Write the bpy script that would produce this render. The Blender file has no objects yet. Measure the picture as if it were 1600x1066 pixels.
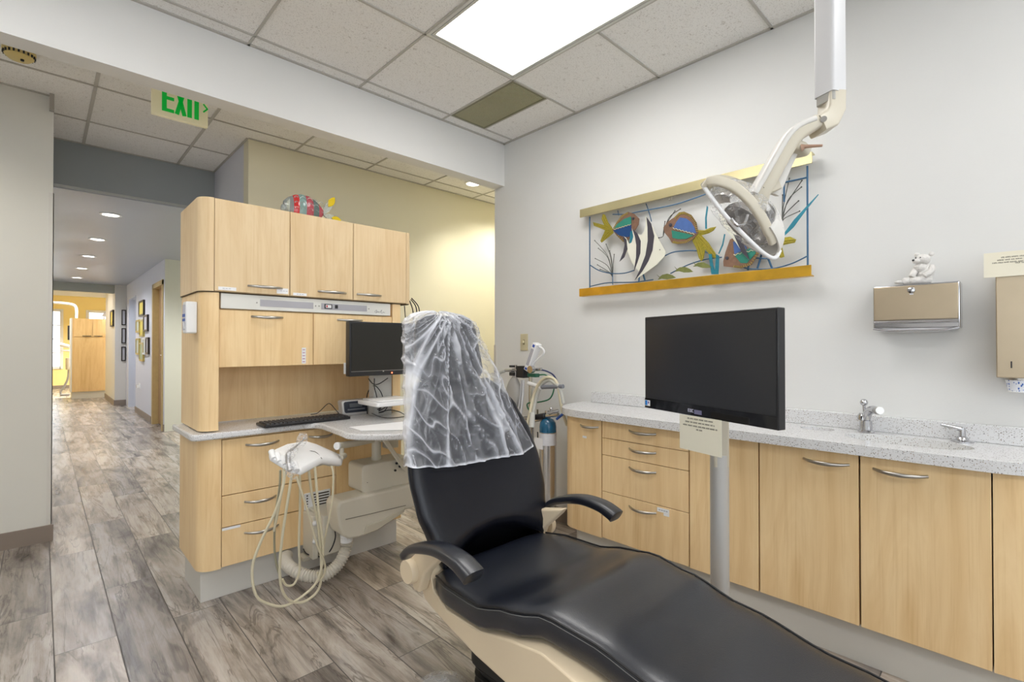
import bpy, bmesh, math, random
from mathutils import Vector, Matrix, noise
random.seed(7)
S = bpy.context.scene
C = S.collection
PI = math.pi

# ------------------------------------------------------------------ camera, world, exposure
YAW, PITCH, FPX, CAMZ = math.radians(43.914), math.radians(.456), 764.5, 1.22
cd = bpy.data.cameras.new('camera'); cam = bpy.data.objects.new('camera', cd); C.objects.link(cam)
cam.location = (0, 0, CAMZ); cam.rotation_euler = (PI/2 + PITCH, 0, -YAW)
cd.sensor_width = 36; cd.lens = FPX/1600*36; cd.clip_start = .02; cd.clip_end = 100
S.camera = cam
S.view_settings.view_transform = 'Standard'; S.view_settings.look = 'None'
S.view_settings.gamma = 1; S.view_settings.use_curve_mapping = False
S.view_settings.exposure = 0.29
w = bpy.data.worlds.new('world'); S.world = w; w.use_nodes = True
w.node_tree.nodes['Background'].inputs[0].default_value = (.86, .93, 1, 1)
w.node_tree.nodes['Background'].inputs[1].default_value = 2.6
TROFFER = 7.8       # radiance of the fluorescent diffusers
CAN = 22.0           # watts of each recessed lamp

# camera frame, used only to turn measurements on the photograph into metres
F = Vector((math.sin(YAW)*math.cos(PITCH), math.cos(YAW)*math.cos(PITCH), math.sin(PITCH)))
R = Vector((math.cos(YAW), -math.sin(YAW), 0)); U = R.cross(F)
def at(u, v, X=None, Y=None, Z=None, d=None):
    r = F + R*((u-800)/FPX) - U*((v-533)/FPX)
    if X is not None: k = X/r.x
    elif Y is not None: k = Y/r.y
    elif Z is not None: k = (Z-CAMZ)/r.z
    else: k = d
    p = r*k; p.z += CAMZ
    return p

# ------------------------------------------------------------------ materials
def lin(c):
    return tuple(((x/255)/12.92 if x/255 <= .04045 else ((x/255+.055)/1.055)**2.4) for x in c)
MATS = {}
def mat(name, col, rough=.5, metal=0., spec=.5, bump=0., bscale=60., emit=None, estr=0., trans=0., alpha=1., ior=1.45, coat=0., var=0., vscale=4.):
    if name in MATS: return MATS[name]
    m = bpy.data.materials.new(name); m.use_nodes = True; nt = m.node_tree; b = nt.nodes['Principled BSDF']
    b.inputs['Base Color'].default_value = (*col, 1); b.inputs['Roughness'].default_value = rough
    b.inputs['Metallic'].default_value = metal; b.inputs['Specular IOR Level'].default_value = spec
    b.inputs['IOR'].default_value = ior
    b.inputs['Transmission Weight'].default_value = trans; b.inputs['Alpha'].default_value = alpha
    b.inputs['Coat Weight'].default_value = coat; b.inputs['Coat Roughness'].default_value = .22
    if emit: b.inputs['Emission Color'].default_value = (*emit, 1); b.inputs['Emission Strength'].default_value = estr
    tc = nt.nodes.new('ShaderNodeTexCoord')
    n = nt.nodes.new('ShaderNodeTexNoise'); n.inputs['Scale'].default_value = vscale; n.inputs['Detail'].default_value = 4
    nt.links.new(tc.outputs['Object'], n.inputs['Vector'])
    mx = nt.nodes.new('ShaderNodeMix'); mx.data_type = 'RGBA'
    k = max(var, .02)
    mx.inputs[6].default_value = (*[c*(1-k) for c in col], 1); mx.inputs[7].default_value = (*[min(1, c*(1+k)) for c in col], 1)
    nt.links.new(n.outputs['Fac'], mx.inputs[0]); nt.links.new(mx.outputs[2], b.inputs['Base Color'])
    if bump:
        n2 = nt.nodes.new('ShaderNodeTexNoise'); n2.inputs['Scale'].default_value = bscale; n2.inputs['Detail'].default_value = 3
        nt.links.new(tc.outputs['Object'], n2.inputs['Vector'])
        bp = nt.nodes.new('ShaderNodeBump'); bp.inputs['Strength'].default_value = bump; bp.inputs['Distance'].default_value = .003
        nt.links.new(n2.outputs['Fac'], bp.inputs['Height']); nt.links.new(bp.outputs[0], b.inputs['Normal'])
    MATS[name] = m; return m
def ramp(nt, fac, stops):
    r = nt.nodes.new('ShaderNodeValToRGB'); e = r.color_ramp.elements
    while len(e) > 1: e.remove(e[-1])
    e[0].position = stops[0][0]; e[0].color = (*stops[0][1], 1)
    for p, c in stops[1:]:
        k = e.new(p); k.color = (*c, 1)
    nt.links.new(fac, r.inputs[0]); return r.outputs[0]
def mapped(nt, scale, kind='Object', loc=(0, 0, 0)):
    tc = nt.nodes.new('ShaderNodeTexCoord'); mp = nt.nodes.new('ShaderNodeMapping')
    mp.inputs['Scale'].default_value = scale; mp.inputs['Location'].default_value = loc
    nt.links.new(tc.outputs[kind], mp.inputs[0]); return mp.outputs[0]
def tex(nt, vec, scale, detail=4, rough=.5, dist=0.):
    n = nt.nodes.new('ShaderNodeTexNoise'); n.inputs['Scale'].default_value = scale; n.inputs['Detail'].default_value = detail
    n.inputs['Roughness'].default_value = rough; n.inputs['Distortion'].default_value = dist
    nt.links.new(vec, n.inputs['Vector']); return n.outputs['Fac']
def mixc(nt, fac, a, b, mode='MIX'):
    m = nt.nodes.new('ShaderNodeMix'); m.data_type = 'RGBA'; m.blend_type = mode
    if isinstance(fac, float): m.inputs[0].default_value = fac
    else: nt.links.new(fac, m.inputs[0])
    for i, x in ((6, a), (7, b)):
        if isinstance(x, tuple): m.inputs[i].default_value = (*x, 1)
        else: nt.links.new(x, m.inputs[i])
    return m.outputs[2]
def maple(name, tint=(1, 1, 1)):
    m = bpy.data.materials.new(name); m.use_nodes = True; nt = m.node_tree; b = nt.nodes['Principled BSDF']
    a = tex(nt, mapped(nt, (5.5, 5.5, .75)), 1.5, 5, .55, 1.6)
    g = tex(nt, mapped(nt, (60, 60, 1.6)), 1.5, 3, .6, .3)
    c1 = tuple(x*t for x, t in zip((.90, .67, .375), tint)); c2 = tuple(x*t for x, t in zip((.79, .545, .27), tint)); c3 = tuple(x*t for x, t in zip((.85, .61, .325), tint))
    base = ramp(nt, a, [(.30, c2), (.44, c3), (.60, c1), (.72, c3)])
    gr = ramp(nt, g, [(.3, (.90, .85, .78)), (.5, (1, 1, 1))])
    nt.links.new(mixc(nt, .7, base, gr, 'MULTIPLY'), b.inputs['Base Color'])
    b.inputs['Roughness'].default_value = .38; b.inputs['Specular IOR Level'].default_value = .4
    return m
def speckle(name):
    m = bpy.data.materials.new(name); m.use_nodes = True; nt = m.node_tree; b = nt.nodes['Principled BSDF']
    def vor(scale, off):
        v = nt.nodes.new('ShaderNodeTexVoronoi'); v.inputs['Scale'].default_value = scale
        nt.links.new(mapped(nt, (1, 1, 1), loc=(off, off, 0)), v.inputs['Vector'])
        return v
    v1 = vor(150, 0); v2 = vor(230, 3.3)
    s1 = ramp(nt, v1.outputs['Distance'], [(.18, (1, 1, 1)), (.30, (0, 0, 0))])
    r1 = ramp(nt, v1.outputs['Color'], [(.30, (0, 0, 0)), (.38, (1, 1, 1))])
    f1 = mixc(nt, 1., s1, r1, 'MULTIPLY')
    s2 = ramp(nt, v2.outputs['Distance'], [(.22, (1, 1, 1)), (.36, (0, 0, 0))])
    r2 = ramp(nt, v2.outputs['Color'], [(.42, (0, 0, 0)), (.5, (1, 1, 1))])
    f2 = mixc(nt, 1., s2, r2, 'MULTIPLY')
    dark = ramp(nt, v1.outputs['Color'], [(.4, (.05, .045, .045)), (.7, (.33, .26, .2))])
    c = mixc(nt, f2, (.70, .70, .705), (.42, .41, .39)); c = mixc(nt, f1, c, dark)
    nt.links.new(c, b.inputs['Base Color']); b.inputs['Roughness'].default_value = .22
    return m
def plastic_film(name, lo, hi, scale=(7, 7, 3)):
    m = bpy.data.materials.new(name); m.use_nodes = True; nt = m.node_tree
    b = nt.nodes['Principled BSDF']; out = nt.nodes['Material Output']
    b.inputs['Base Color'].default_value = (.86, .87, .9, 1); b.inputs['Roughness'].default_value = .14
    b.inputs['Specular IOR Level'].default_value = .9
    f = tex(nt, mapped(nt, scale), 3.2, 4, .55, .5)
    r = ramp(nt, f, [(.36, (lo,)*3), (.48, (lo*1.3,)*3), (.56, (hi,)*3), (.64, (lo*1.6,)*3), (.78, (hi*.7,)*3)])
    tr = nt.nodes.new('ShaderNodeBsdfTransparent'); mx = nt.nodes.new('ShaderNodeMixShader')
    nt.links.new(r, mx.inputs[0]); nt.links.new(tr.outputs[0], mx.inputs[1]); nt.links.new(b.outputs[0], mx.inputs[2])
    nt.links.new(mx.outputs[0], out.inputs[0])
    bp = nt.nodes.new('ShaderNodeBump'); bp.inputs['Strength'].default_value = .7; bp.inputs['Distance'].default_value = .012
    nt.links.new(f, bp.inputs['Height']); nt.links.new(bp.outputs[0], b.inputs['Normal'])
    return m

WHITE = mat('wall_white_paint', (.79, .785, .765), .6, bump=.08, bscale=180)
CREAM = mat('alcove_cream_paint', (.80, .76, .60), .6, bump=.08, bscale=180)
GREYP = mat('grey_paint', (.33, .36, .37), .55, bump=.05, bscale=150)
HALLC = mat('hall_ceiling_grey', (.44, .47, .54), .35, bump=.05, bscale=100)
LAV = mat('hall_wall_paint', (.68, .69, .76), .55, bump=.05, bscale=150)
YELL = mat('yellow_paint', (.94, .76, .33), .6)
BASEB = mat('baseboard_taupe', (.26, .21, .175), .5)
TRIMW = mat('trim_white', (.82, .82, .82), .4)
TBAR = mat('ceiling_grid_metal', (.50, .48, .44), .45)
MAPLE = maple('maple_veneer'); MAPLEL = maple('maple_veneer_lit', (.86, .89, .97)); MAPLED = maple('maple_veneer_deep', (.96, .93, .85))  # pale tint puts the upper cabinet's different lighting into the colour
GAPD = mat('cabinet_shadow_edge', (.10, .065, .03), .7)
TOEK = mat('toe_kick_laminate', (.66, .64, .59), .4)
STONE = speckle('speckled_solid_surface')
VINYL = mat('black_vinyl', (.007, .009, .016), .30, spec=.8, coat=.35, bump=.25, bscale=420)
VINYLB = mat('black_vinyl_back', (.006, .007, .012), .27, spec=.45, coat=.12, bump=.25, bscale=420)
VINYLM = mat('black_vinyl_side', (.012, .012, .014), .42, bump=.25, bscale=420)
BEIGE = mat('chair_beige_plastic', (.74, .61, .43), .38)
PUTTY = mat('putty_plastic', (.56, .52, .42), .4)
PUTTYL = mat('pale_putty_plastic', (.66, .62, .52), .4)
HOSE = mat('cream_tubing', (.68, .62, .45), .35)
WPLAS = mat('white_plastic', (.82, .82, .82), .3)
STEEL = mat('brushed_nickel', (.47, .45, .42), .28, metal=1.)
CHROME = mat('chrome', (.58, .58, .60), .13, metal=1.)
BRONZE = mat('warm_stainless_steel', (.50, .41, .29), .36, metal=.85, var=.08, vscale=9)
BRASS = mat('pale_brass', (.70, .62, .36), .25, metal=.8, var=.2, vscale=6)
GOLDB = mat('amber_brass', (.66, .38, .04), .28, metal=.7, var=.4, vscale=9)
BLACKP = mat('black_plastic', (.018, .018, .02), .35)
GLOSSB = mat('glossy_black_bezel', (.01, .01, .012), .08)
SCREEN = mat('dark_screen', (.028, .029, .033), .22, spec=.5)
SCREENB = mat('matte_dark_screen', (.016, .015, .012), .35)
RUBBER = mat('black_rubber', (.015, .014, .013), .55)
PAPER = mat('white_paper', (.85, .85, .86), .6)
NOTE = mat('cream_card', (.80, .76, .62), .45)
INK = mat('ink', (.09, .08, .06), .7)
BLUEL = mat('blue_label', (.03, .10, .42), .5)
PORC = mat('cream_basin', (.84, .83, .78), .15)
FILM = plastic_film('clear_plastic_film', .13, .50, (3.4, 3.4, 1.3))
FILM2 = plastic_film('clear_plastic_wrap', .08, .38, (16, 16, 16))

# ------------------------------------------------------------------ mesh builder
class MB:
    def __init__(s): s.v = []; s.f = []; s.mi = []; s.M = Matrix.Identity(4); s.cur = 0
    def add(s, vs, fs):
        o = len(s.v); s.v += [s.M @ Vector(p) for p in vs]; s.f += [[i+o for i in f] for f in fs]; s.mi += [s.cur]*len(fs); return s
    def box(s, x0, x1, y0, y1, z0, z1):
        vs = [(x, y, z) for z in (z0, z1) for y in (y0, y1) for x in (x0, x1)]
        return s.add(vs, [[0, 2, 3, 1], [4, 5, 7, 6], [0, 1, 5, 4], [2, 6, 7, 3], [0, 4, 6, 2], [1, 3, 7, 5]])
    def loft(s, rings, c0=True, c1=True, closed=True):
        n = len(rings[0]); vs = [p for r in rings for p in r]; fs = []
        for i in range(len(rings)-1):
            for j in range(n if closed else n-1):
                k = (j+1) % n; fs.append([i*n+j, i*n+k, (i+1)*n+k, (i+1)*n+j])
        if c0: fs.append(list(range(n))[::-1])
        if c1: fs.append([(len(rings)-1)*n+j for j in range(n)])
        return s.add(vs, fs)
    def prism(s, poly, axis, a, b):
        def P(p, t):
            if axis == 'z': return (p[0], p[1], t)
            if axis == 'x': return (t, p[0], p[1])
            return (p[0], t, p[1])
        return s.loft([[P(p, a) for p in poly], [P(p, b) for p in poly]])
    def tube(s, pts, r, n=10, cap=True, flat=None):
        pts = [Vector(p) for p in pts]; N = len(pts); rr = r if isinstance(r, (list, tuple)) else [r]*N
        up = Vector((0, 0, 1)); rings = []; prev = None
        for i, p in enumerate(pts):
            t = (pts[min(i+1, N-1)] - pts[max(i-1, 0)]).normalized()
            if prev is None:
                a = up if abs(t.z) < .9 else Vector((1, 0, 0)); prev = (a - t*a.dot(t)).normalized()
            else: prev = (prev - t*prev.dot(t)).normalized()
            q = t.cross(prev); fx = flat or 1
            rings.append([p + prev*math.cos(k*2*PI/n)*rr[i]*fx + q*math.sin(k*2*PI/n)*rr[i] for k in range(n)])
        return s.loft(rings, cap, cap)
    def lathe(s, prof, c=(0, 0, 0), ax='z', n=28, cap=True):
        rings = []
        for r, h in prof:
            ring = []
            for k in range(n):
                a = k*2*PI/n; x, y = r*math.cos(a), r*math.sin(a)
                ring.append({'z': (c[0]+x, c[1]+y, c[2]+h), 'x': (c[0]+h, c[1]+x, c[2]+y), 'y': (c[0]+x, c[1]+h, c[2]+y)}[ax])
            rings.append(ring)
        return s.loft(rings, cap, cap)
    def ball(s, c, r, nu=20, nv=12):
        if not isinstance(r, (tuple, list)): r = (r, r, r)
        rings = []
        for i in range(1, nv):
            a = PI*i/nv
            rings.append([(c[0]+r[0]*math.sin(a)*math.cos(k*2*PI/nu), c[1]+r[1]*math.sin(a)*math.sin(k*2*PI/nu), c[2]-r[2]*math.cos(a)) for k in range(nu)])
        return s.loft(rings)
    def disc(s, c, n, r0, h):            # short cylinder along direction n
        n = Vector(n).normalized(); c = Vector(c); return s.tube([c, c+n*h], r0, 24)
    def quadslab(s, p, n, t):            # slab from four corners, thickness t along n
        n = Vector(n).normalized()*t; p = [Vector(a) for a in p]
        return s.loft([p, [a+n for a in p]])
def smooth(pts, k=6):
    pts = [Vector(p) for p in pts]; out = []
    for i in range(len(pts)-1):
        p0 = pts[max(i-1, 0)]; p1 = pts[i]; p2 = pts[i+1]; p3 = pts[min(i+2, len(pts)-1)]
        for j in range(k):
            t = j/k
            out.append(.5*((2*p1) + (p2-p0)*t + (2*p0-5*p1+4*p2-p3)*t*t + (3*p1-p0-3*p2+p3)*t**3))
    out.append(pts[-1]); return out
def sell(cx, cy, a, b, n=4, N=32):       # superellipse ring in 2D
    o = []
    for k in range(N):
        t = k*2*PI/N; c, s_ = math.cos(t), math.sin(t)
        o.append((cx + a*math.copysign(abs(c)**(2/n), c), cy + b*math.copysign(abs(s_)**(2/n), s_)))
    return o
def rrect(x0, x1, y0, y1, r, n=5):
    o = []
    for cx, cy, a0 in ((x1-r, y1-r, 0), (x0+r, y1-r, PI/2), (x0+r, y0+r, PI), (x1-r, y0+r, 1.5*PI)):
        for k in range(n+1):
            a = a0 + PI/2*k/n; o.append((cx+r*math.cos(a), cy+r*math.sin(a)))
    return o
WM = {}
def obj(name, mb, m, parent=None, bevel=0., sm=True, seg=2, sub=0, ang=40, local=False, stuff=False):
    me = bpy.data.meshes.new(name)
    if parent and not local:
        inv = WM[parent.name].inverted(); vs = [inv @ v for v in mb.v]
    else: vs = mb.v
    me.from_pydata([tuple(v) for v in vs], [], mb.f); me.validate()
    bm = bmesh.new(); bm.from_mesh(me); bmesh.ops.recalc_face_normals(bm, faces=bm.faces); bm.to_mesh(me); bm.free()
    for x in (m if isinstance(m, (list, tuple)) else [m]): me.materials.append(x)
    if len(me.materials) > 1:
        for p, i in zip(me.polygons, mb.mi): p.material_index = i
    if sm:
        me.polygons.foreach_set('use_smooth', [True]*len(me.polygons)); me.set_sharp_from_angle(angle=math.radians(ang))
    o = bpy.data.objects.new(name, me); C.objects.link(o)
    if parent: o.parent = parent; WM[o.name] = WM[parent.name]
    else: WM[o.name] = Matrix.Identity(4)
    if bevel:
        b = o.modifiers.new('bevel', 'BEVEL'); b.width = bevel; b.segments = seg; b.limit_method = 'ANGLE'; b.angle_limit = math.radians(35)
        b.harden_normals = False
    if sub:
        b = o.modifiers.new('sub', 'SUBSURF'); b.levels = sub; b.render_levels = sub
    if stuff: o['kind'] = 'stuff'
    return o
def tag(o, label, cat, group=None):
    o['label'] = label; o['category'] = cat
    if group: o['group'] = group
    return o
def thing(name, label, cat, loc=(0, 0, 0), group=None, rotz=0.):
    o = bpy.data.objects.new(name, None); C.objects.link(o); o.empty_display_size = .1
    o.location = loc; o.rotation_euler = (0, 0, rotz)
    WM[o.name] = Matrix.Translation(Vector(loc)) @ Matrix.Rotation(rotz, 4, 'Z')
    return tag(o, label, cat, group)
def struct(name, mb, m, parent=None, **k):
    o = obj(name, mb, m, parent, sm=k.pop('sm', False), **k)
    if not parent: o['kind'] = 'structure'
    return o
def dup(root, loc, label, group=None):
    r = root.copy(); C.objects.link(r); r.location = loc; r['label'] = label
    if group: r['group'] = group
    for ch in list(root.children):
        c = ch.copy(); C.objects.link(c); c.parent = r
        for g in ch.children:
            d = g.copy(); C.objects.link(d); d.parent = c
    return r

# ------------------------------------------------------------------ floor of wood-look planks
def floor_mat():
    m = bpy.data.materials.new('weathered_plank_tile'); m.use_nodes = True; nt = m.node_tree; b = nt.nodes['Principled BSDF']
    v = mapped(nt, (1, 1, 1), 'UV')
    def mp(vec, sc):
        k = nt.nodes.new('ShaderNodeMapping'); k.inputs['Scale'].default_value = sc; nt.links.new(vec, k.inputs[0]); return k.outputs[0]
    at_ = nt.nodes.new('ShaderNodeAttribute'); at_.attribute_name = 'tone'
    a = tex(nt, mp(v, (6, 1.2, 1)), 1.4, 7, .62, .5)
    g = tex(nt, mp(v, (85, 3.2, 1)), 1.2, 5, .68, .5)
    kn = tex(nt, mp(v, (7, 1.3, 1)), 1., 5, .6, 1.2)
    c = ramp(nt, a, [(.30, (.15, .13, .115)), (.40, (.33, .295, .26)), (.50, (.52, .46, .40)), (.60, (.66, .61, .555)), (.74, (.52, .49, .465))])
    gr = ramp(nt, g, [(.32, (.52, .49, .46)), (.50, (1, 1, 1))])
    c = mixc(nt, .50, c, gr, 'MULTIPLY')
    vn = tex(nt, mp(v, (8, .8, 1)), 1.2, 5, .6, .9)
    c = mixc(nt, ramp(nt, vn, [(.480, (0, 0, 0)), (.494, (.55, .55, .55)), (.500, (.55, .55, .55)), (.520, (0, 0, 0))]), c, (.14, .12, .105))
    lt_ = tex(nt, mp(v, (13, .8, 1)), 1., 4, .55, .5)
    c = mixc(nt, ramp(nt, lt_, [(.55, (0, 0, 0)), (.68, (.6, .6, .6))]), c, (.76, .70, .635))
    k2 = ramp(nt, kn, [(.57, (0, 0, 0)), (.70, (.85, .85, .85))])
    c = mixc(nt, k2, c, (.24, .22, .21))
    tn = ramp(nt, at_.outputs['Fac'], [(0, (.55, .54, .55)), (.5, (.76, .75, .75)), (1, (.98, .93, .87))])
    c = mixc(nt, 1., c, tn, 'MULTIPLY')
    nt.links.new(c, b.inputs['Base Color']); b.inputs['Roughness'].default_value = .27
    bp = nt.nodes.new('ShaderNodeBump'); bp.inputs['Strength'].default_value = .25; bp.inputs['Distance'].default_value = .002
    nt.links.new(g, bp.inputs['Height']); nt.links.new(bp.outputs[0], b.inputs['Normal'])
    return m
def build_floor():
    W_, L_ = .1937, 1.212; G = .0019
    offs = {-1: 3.08, 0: 2.635, 1: 3.175, 2: 2.625, 3: 1.836, 4: 2.22, 5: 2.9, 6: 2.22}
    vs = []; fs = []; uv = []; tone = []; mi = []
    k0 = int((-2.6-.044)/W_)-1; k1 = int((4.3-.044)/W_)+1
    for k in range(k0, k1):
        x0 = .044+k*W_; x1 = x0+W_; o = offs.get(k, random.random()*L_); j = int((-2.6-o)/L_)-1
        while o+j*L_ < 19:
            y0 = o+j*L_; y1 = y0+L_; j += 1
            b = len(vs); vs += [(x0+G, y0+G, 0), (x1-G, y0+G, 0), (x1-G, y1-G, 0), (x0+G, y1-G, 0)]
            fs.append([b, b+1, b+2, b+3]); mi.append(0); tone.append(random.random())
            ru, rv = random.random()*40, random.random()*40
            uv += [(ru, rv), (ru+W_, rv), (ru+W_, rv+L_), (ru, rv+L_)]
    b = len(vs); vs += [(-2.7, -2.7, -.0012), (4.4, -2.7, -.0012), (4.4, 19.2, -.0012), (-2.7, 19.2, -.0012)]
    vs += [(-2.7, -2.7, -.1), (4.4, -2.7, -.1), (4.4, 19.2, -.1), (-2.7, 19.2, -.1)]
    for f in ([0, 1, 2, 3], [7, 6, 5, 4], [0, 4, 5, 1], [1, 5, 6, 2], [2, 6, 7, 3], [3, 7, 4, 0]):
        fs.append([b+i for i in f]); mi.append(1); tone.append(0); uv += [(0, 0)]*4
    me = bpy.data.meshes.new('floor'); me.from_pydata(vs, [], fs)
    me.materials.append(floor_mat()); me.materials.append(mat('grout', (.10, .09, .08), .8))
    for p, i in zip(me.polygons, mi): p.material_index = i
    l = me.uv_layers.new(name='UVMap'); l.data.foreach_set('uv', [c for t in uv for c in t])
    a = me.attributes.new('tone', 'FLOAT', 'FACE'); a.data.foreach_set('value', tone)
    o = bpy.data.objects.new('floor', me); C.objects.link(o); o['kind'] = 'structure'
build_floor()

# ------------------------------------------------------------------ room shell
XW, CZ = 2.587, 2.78
def wall(name, m, *boxes, **k):
    mb = MB()
    for b in boxes: mb.box(*b)
    return struct(name, mb, m, **k)
wall('wall_right', mat('right_wall_paint', (.725, .725, .71), .6, bump=.08, bscale=180), (XW, XW+.13, -2.6, 2.884, 0, CZ))
wall('wall_back', WHITE, (-2.6, -1.9, -2.6, -2.5, 0, CZ), (1.7, XW+.13, -2.6, -2.5, 0, CZ), (-1.9, 1.7, -2.6, -2.5, 0, .85), (-1.9, 1.7, -2.6, -2.5, 2.45, CZ))
wall('wall_side', WHITE, (-2.6, -2.5, .2, 4.2, 0, CZ), (-2.6, -2.5, -2.5, -1.6, 0, CZ), (-2.6, -2.5, -1.6, .2, 0, .85), (-2.6, -2.5, -1.6, .2, 2.45, CZ))
wall('wall_beam', WHITE, (-2.5, XW, 2.772, 2.884, 2.452, CZ))
wall('wall_left', mat('corridor_wall_paint', (.72, .71, .66), .6, bump=.08, bscale=180), (-2.6, .05, 4.2, 4.32, 0, CZ), (-.07, .05, 4.32, 12.6, 0, CZ))
wall('wall_alcove', CREAM, (1.12, 4.2, 4.03, 4.15, 0, CZ))
wall('wall_alcove_return', LAV, (1.12, 1.24, 4.15, 5.2, 0, CZ))
wall('wall_alcove_end', CREAM, (4.08, 4.2, 2.6, 4.03, 0, CZ), (XW+.13, 4.2, 2.6, 2.7, 0, CZ))
wall('wall_soffit', GREYP, (.05, 1.12, 5.03, 5.13, 2.435, CZ))
wall('wall_side_room', CREAM, (3.2, 3.3, 5.2, 12.6, 0, CZ), (1.24, 3.3, 5.1, 5.2, 0, CZ))
wall('wall_hall_right', LAV, (1.25, 1.37, 8.36, 8.42, 0, 2.43), (1.25, 1.37, 8.42, 9.32, 2.13, 2.43), (1.25, 1.37, 9.32, 11.22, 0, 2.43), (1.25, 1.37, 11.22, 12.15, 2.13, 2.43), (1.25, 1.37, 12.15, 12.6, 0, 2.43))
wall('wall_hall_end', mat('pale_green_paint', (.80, .81, .70), .6), (1.255, 3.2, 8.345, 8.359, 0, 2.43), (1.37, 3.2, 8.359, 8.44, 0, 2.43))
wall('wall_hall_closet', mat('blue_grey_paint', (.40, .46, .52), .6), (2.1, 2.2, 9.5, 12.6, 0, 2.43), (1.37, 2.1, 12.5, 12.6, 0, 2.43), (1.37, 2.1, 9.5, 9.6, 0, 2.43))
wall('wall_hall_column', mat('hall_column_paint', (.68, .66, .62), .6), (1.07, 1.25, 12.6, 14.6, 0, CZ), (1.25, 4.2, 12.6, 12.72, 0, CZ))
wall('wall_far_left', YELL, (-1.6, -1.5, 12.6, 18.6, 0, CZ), (-1.6, -.07, 12.5, 12.6, 0, CZ))
wall('wall_far_right', YELL, (4.1, 4.2, 12.72, 18.6, 0, CZ))
wall('wall_far_soffit', mat('grey_green_paint', (.42, .43, .38), .6), (-1.5, 1.07, 12.7, 12.82, 2.262, CZ))
# far yellow wall with two windows
wx = [(-.32, .40), (.975, 1.68)]
wall('wall_far', YELL, (-1.6, wx[0][0], 18.6, 18.7, 0, CZ), (wx[0][1], wx[1][0], 18.6, 18.7, 0, CZ), (wx[1][1], 4.2, 18.6, 18.7, 0, CZ),
     *[(a, b, 18.6, 18.7, z0, z1) for a, b in wx for z0, z1 in ((0, .60), (2.17, CZ))])
for i, (a, b) in enumerate(wx):
    wn = bpy.data.objects.new('window_%d' % (i+1), None); C.objects.link(wn); wn.location = ((a+b)/2, 18.6, .6); wn['kind'] = 'structure'
    WM[wn.name] = Matrix.Translation(Vector(wn.location))
    mb = MB().box(a-.05, a+.02, 18.57, 18.66, .55, 2.22).box(b-.02, b+.05, 18.57, 18.66, .55, 2.22).box(a, b, 18.57, 18.66, 2.15, 2.22).box(a, b, 18.57, 18.66, .55, .62)
    obj('window_frame', mb, TRIMW, wn, sm=False)
    mb = MB().box((a+b)/2-.012, (a+b)/2+.012, 18.61, 18.64, .62, 2.15)
    for z in (1.0, 1.385, 1.77): mb.box(a+.02, b-.02, 18.61, 18.64, z-.012, z+.012)
    obj('muntin', mb, TRIMW, wn, sm=False)
    obj('window_pane', MB().box(a+.02, b-.02, 18.645, 18.65, .62, 2.15), mat('window_glass', (1, 1, 1), .0, trans=1., ior=1.02), wn, sm=False)
# unseen windows added as daylight fill, behind and left of the camera
for nm, horiz, a, b, c in (('window_3', True, -1.9, 1.7, -2.55), ('window_4', False, -1.6, .2, -2.55)):
    wn = bpy.data.objects.new(nm, None); C.objects.link(wn); wn['kind'] = 'structure'; wn.location = ((a+b)/2, c, .85) if horiz else (c, (a+b)/2, .85)
    WM[nm] = Matrix.Translation(Vector(wn.location)); mb = MB()
    for k in range(4):
        p_ = a+(b-a)*k/3; q_ = min(max(p_, a+.03), b-.03)
        mb.box(*((q_-.03, q_+.03, c-.03, c+.03) if horiz else (c-.03, c+.03, q_-.03, q_+.03)), .85, 2.45)
    for z in (.88, 2.42): mb.box(*((a, b, c-.03, c+.03) if horiz else (c-.03, c+.03, a, b)), z-.03, z+.03)
    obj('window_frame', mb, TRIMW, wn, sm=False)
    obj('window_sill', MB().box(*((a-.03, b+.03, c+.05, c+.11) if horiz else (c+.05, c+.11, a-.03, b+.03)), .83, .855), TRIMW, wn, sm=False)
def portal(loc, rot, sx, sy):
    l = bpy.data.lights.new('daylight_opening', 'AREA'); l.shape = 'RECTANGLE'; l.size = sx; l.size_y = sy; l.cycles.is_portal = True
    o = bpy.data.objects.new('daylight_opening', l); C.objects.link(o); o.location = loc; o.rotation_euler = rot
portal((-.1, -2.62, 1.65), (PI/2, 0, 0), 3.6, 1.6)  # this and the next portal serve the added fill windows
portal((-2.62, -.7, 1.65), (PI/2, 0, -PI/2), 1.8, 1.6)
portal((.04, 18.72, 1.385), (PI/2, 0, PI), .72, 1.57)
portal((1.33, 18.72, 1.385), (PI/2, 0, PI), .71, 1.57)
CTILE = mat('acoustic_tile', (.60, .585, .565), .85, bump=.5, bscale=140, var=.06, vscale=90)
def ctile():
    m = bpy.data.materials.new('fissured_ceiling_tile'); m.use_nodes = True; nt = m.node_tree; b = nt.nodes['Principled BSDF']
    f = tex(nt, mapped(nt, (1, 1, 1)), 160, 3, .6)
    g = tex(nt, mapped(nt, (1, 1, 1)), 38, 4, .7)
    c = ramp(nt, f, [(.36, (.68, .67, .645)), (.44, (.90, .89, .87))]); d = ramp(nt, g, [(.30, (.72, .70, .68)), (.40, (1, 1, 1))])
    nt.links.new(mixc(nt, 1., c, d, 'MULTIPLY'), b.inputs['Base Color']); b.inputs['Roughness'].default_value = .9
    return m
CT = ctile()
TR = [(1, 1)]            # troffer cells (i, i+1) x two cells in Y, see below
GX, GY, G = .767, 2.667, .61
lights = [(GX+G, GY-G), (GX-2*G, GY-G), (GX+G, GY-5*G), (GX-2*G, GY-5*G)]   # left edge X, far edge Y of each 2x4 troffer
VX0, VX1, VY0, VY1 = GX+2*G, GX+2.5*G, GY-G, GY
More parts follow.
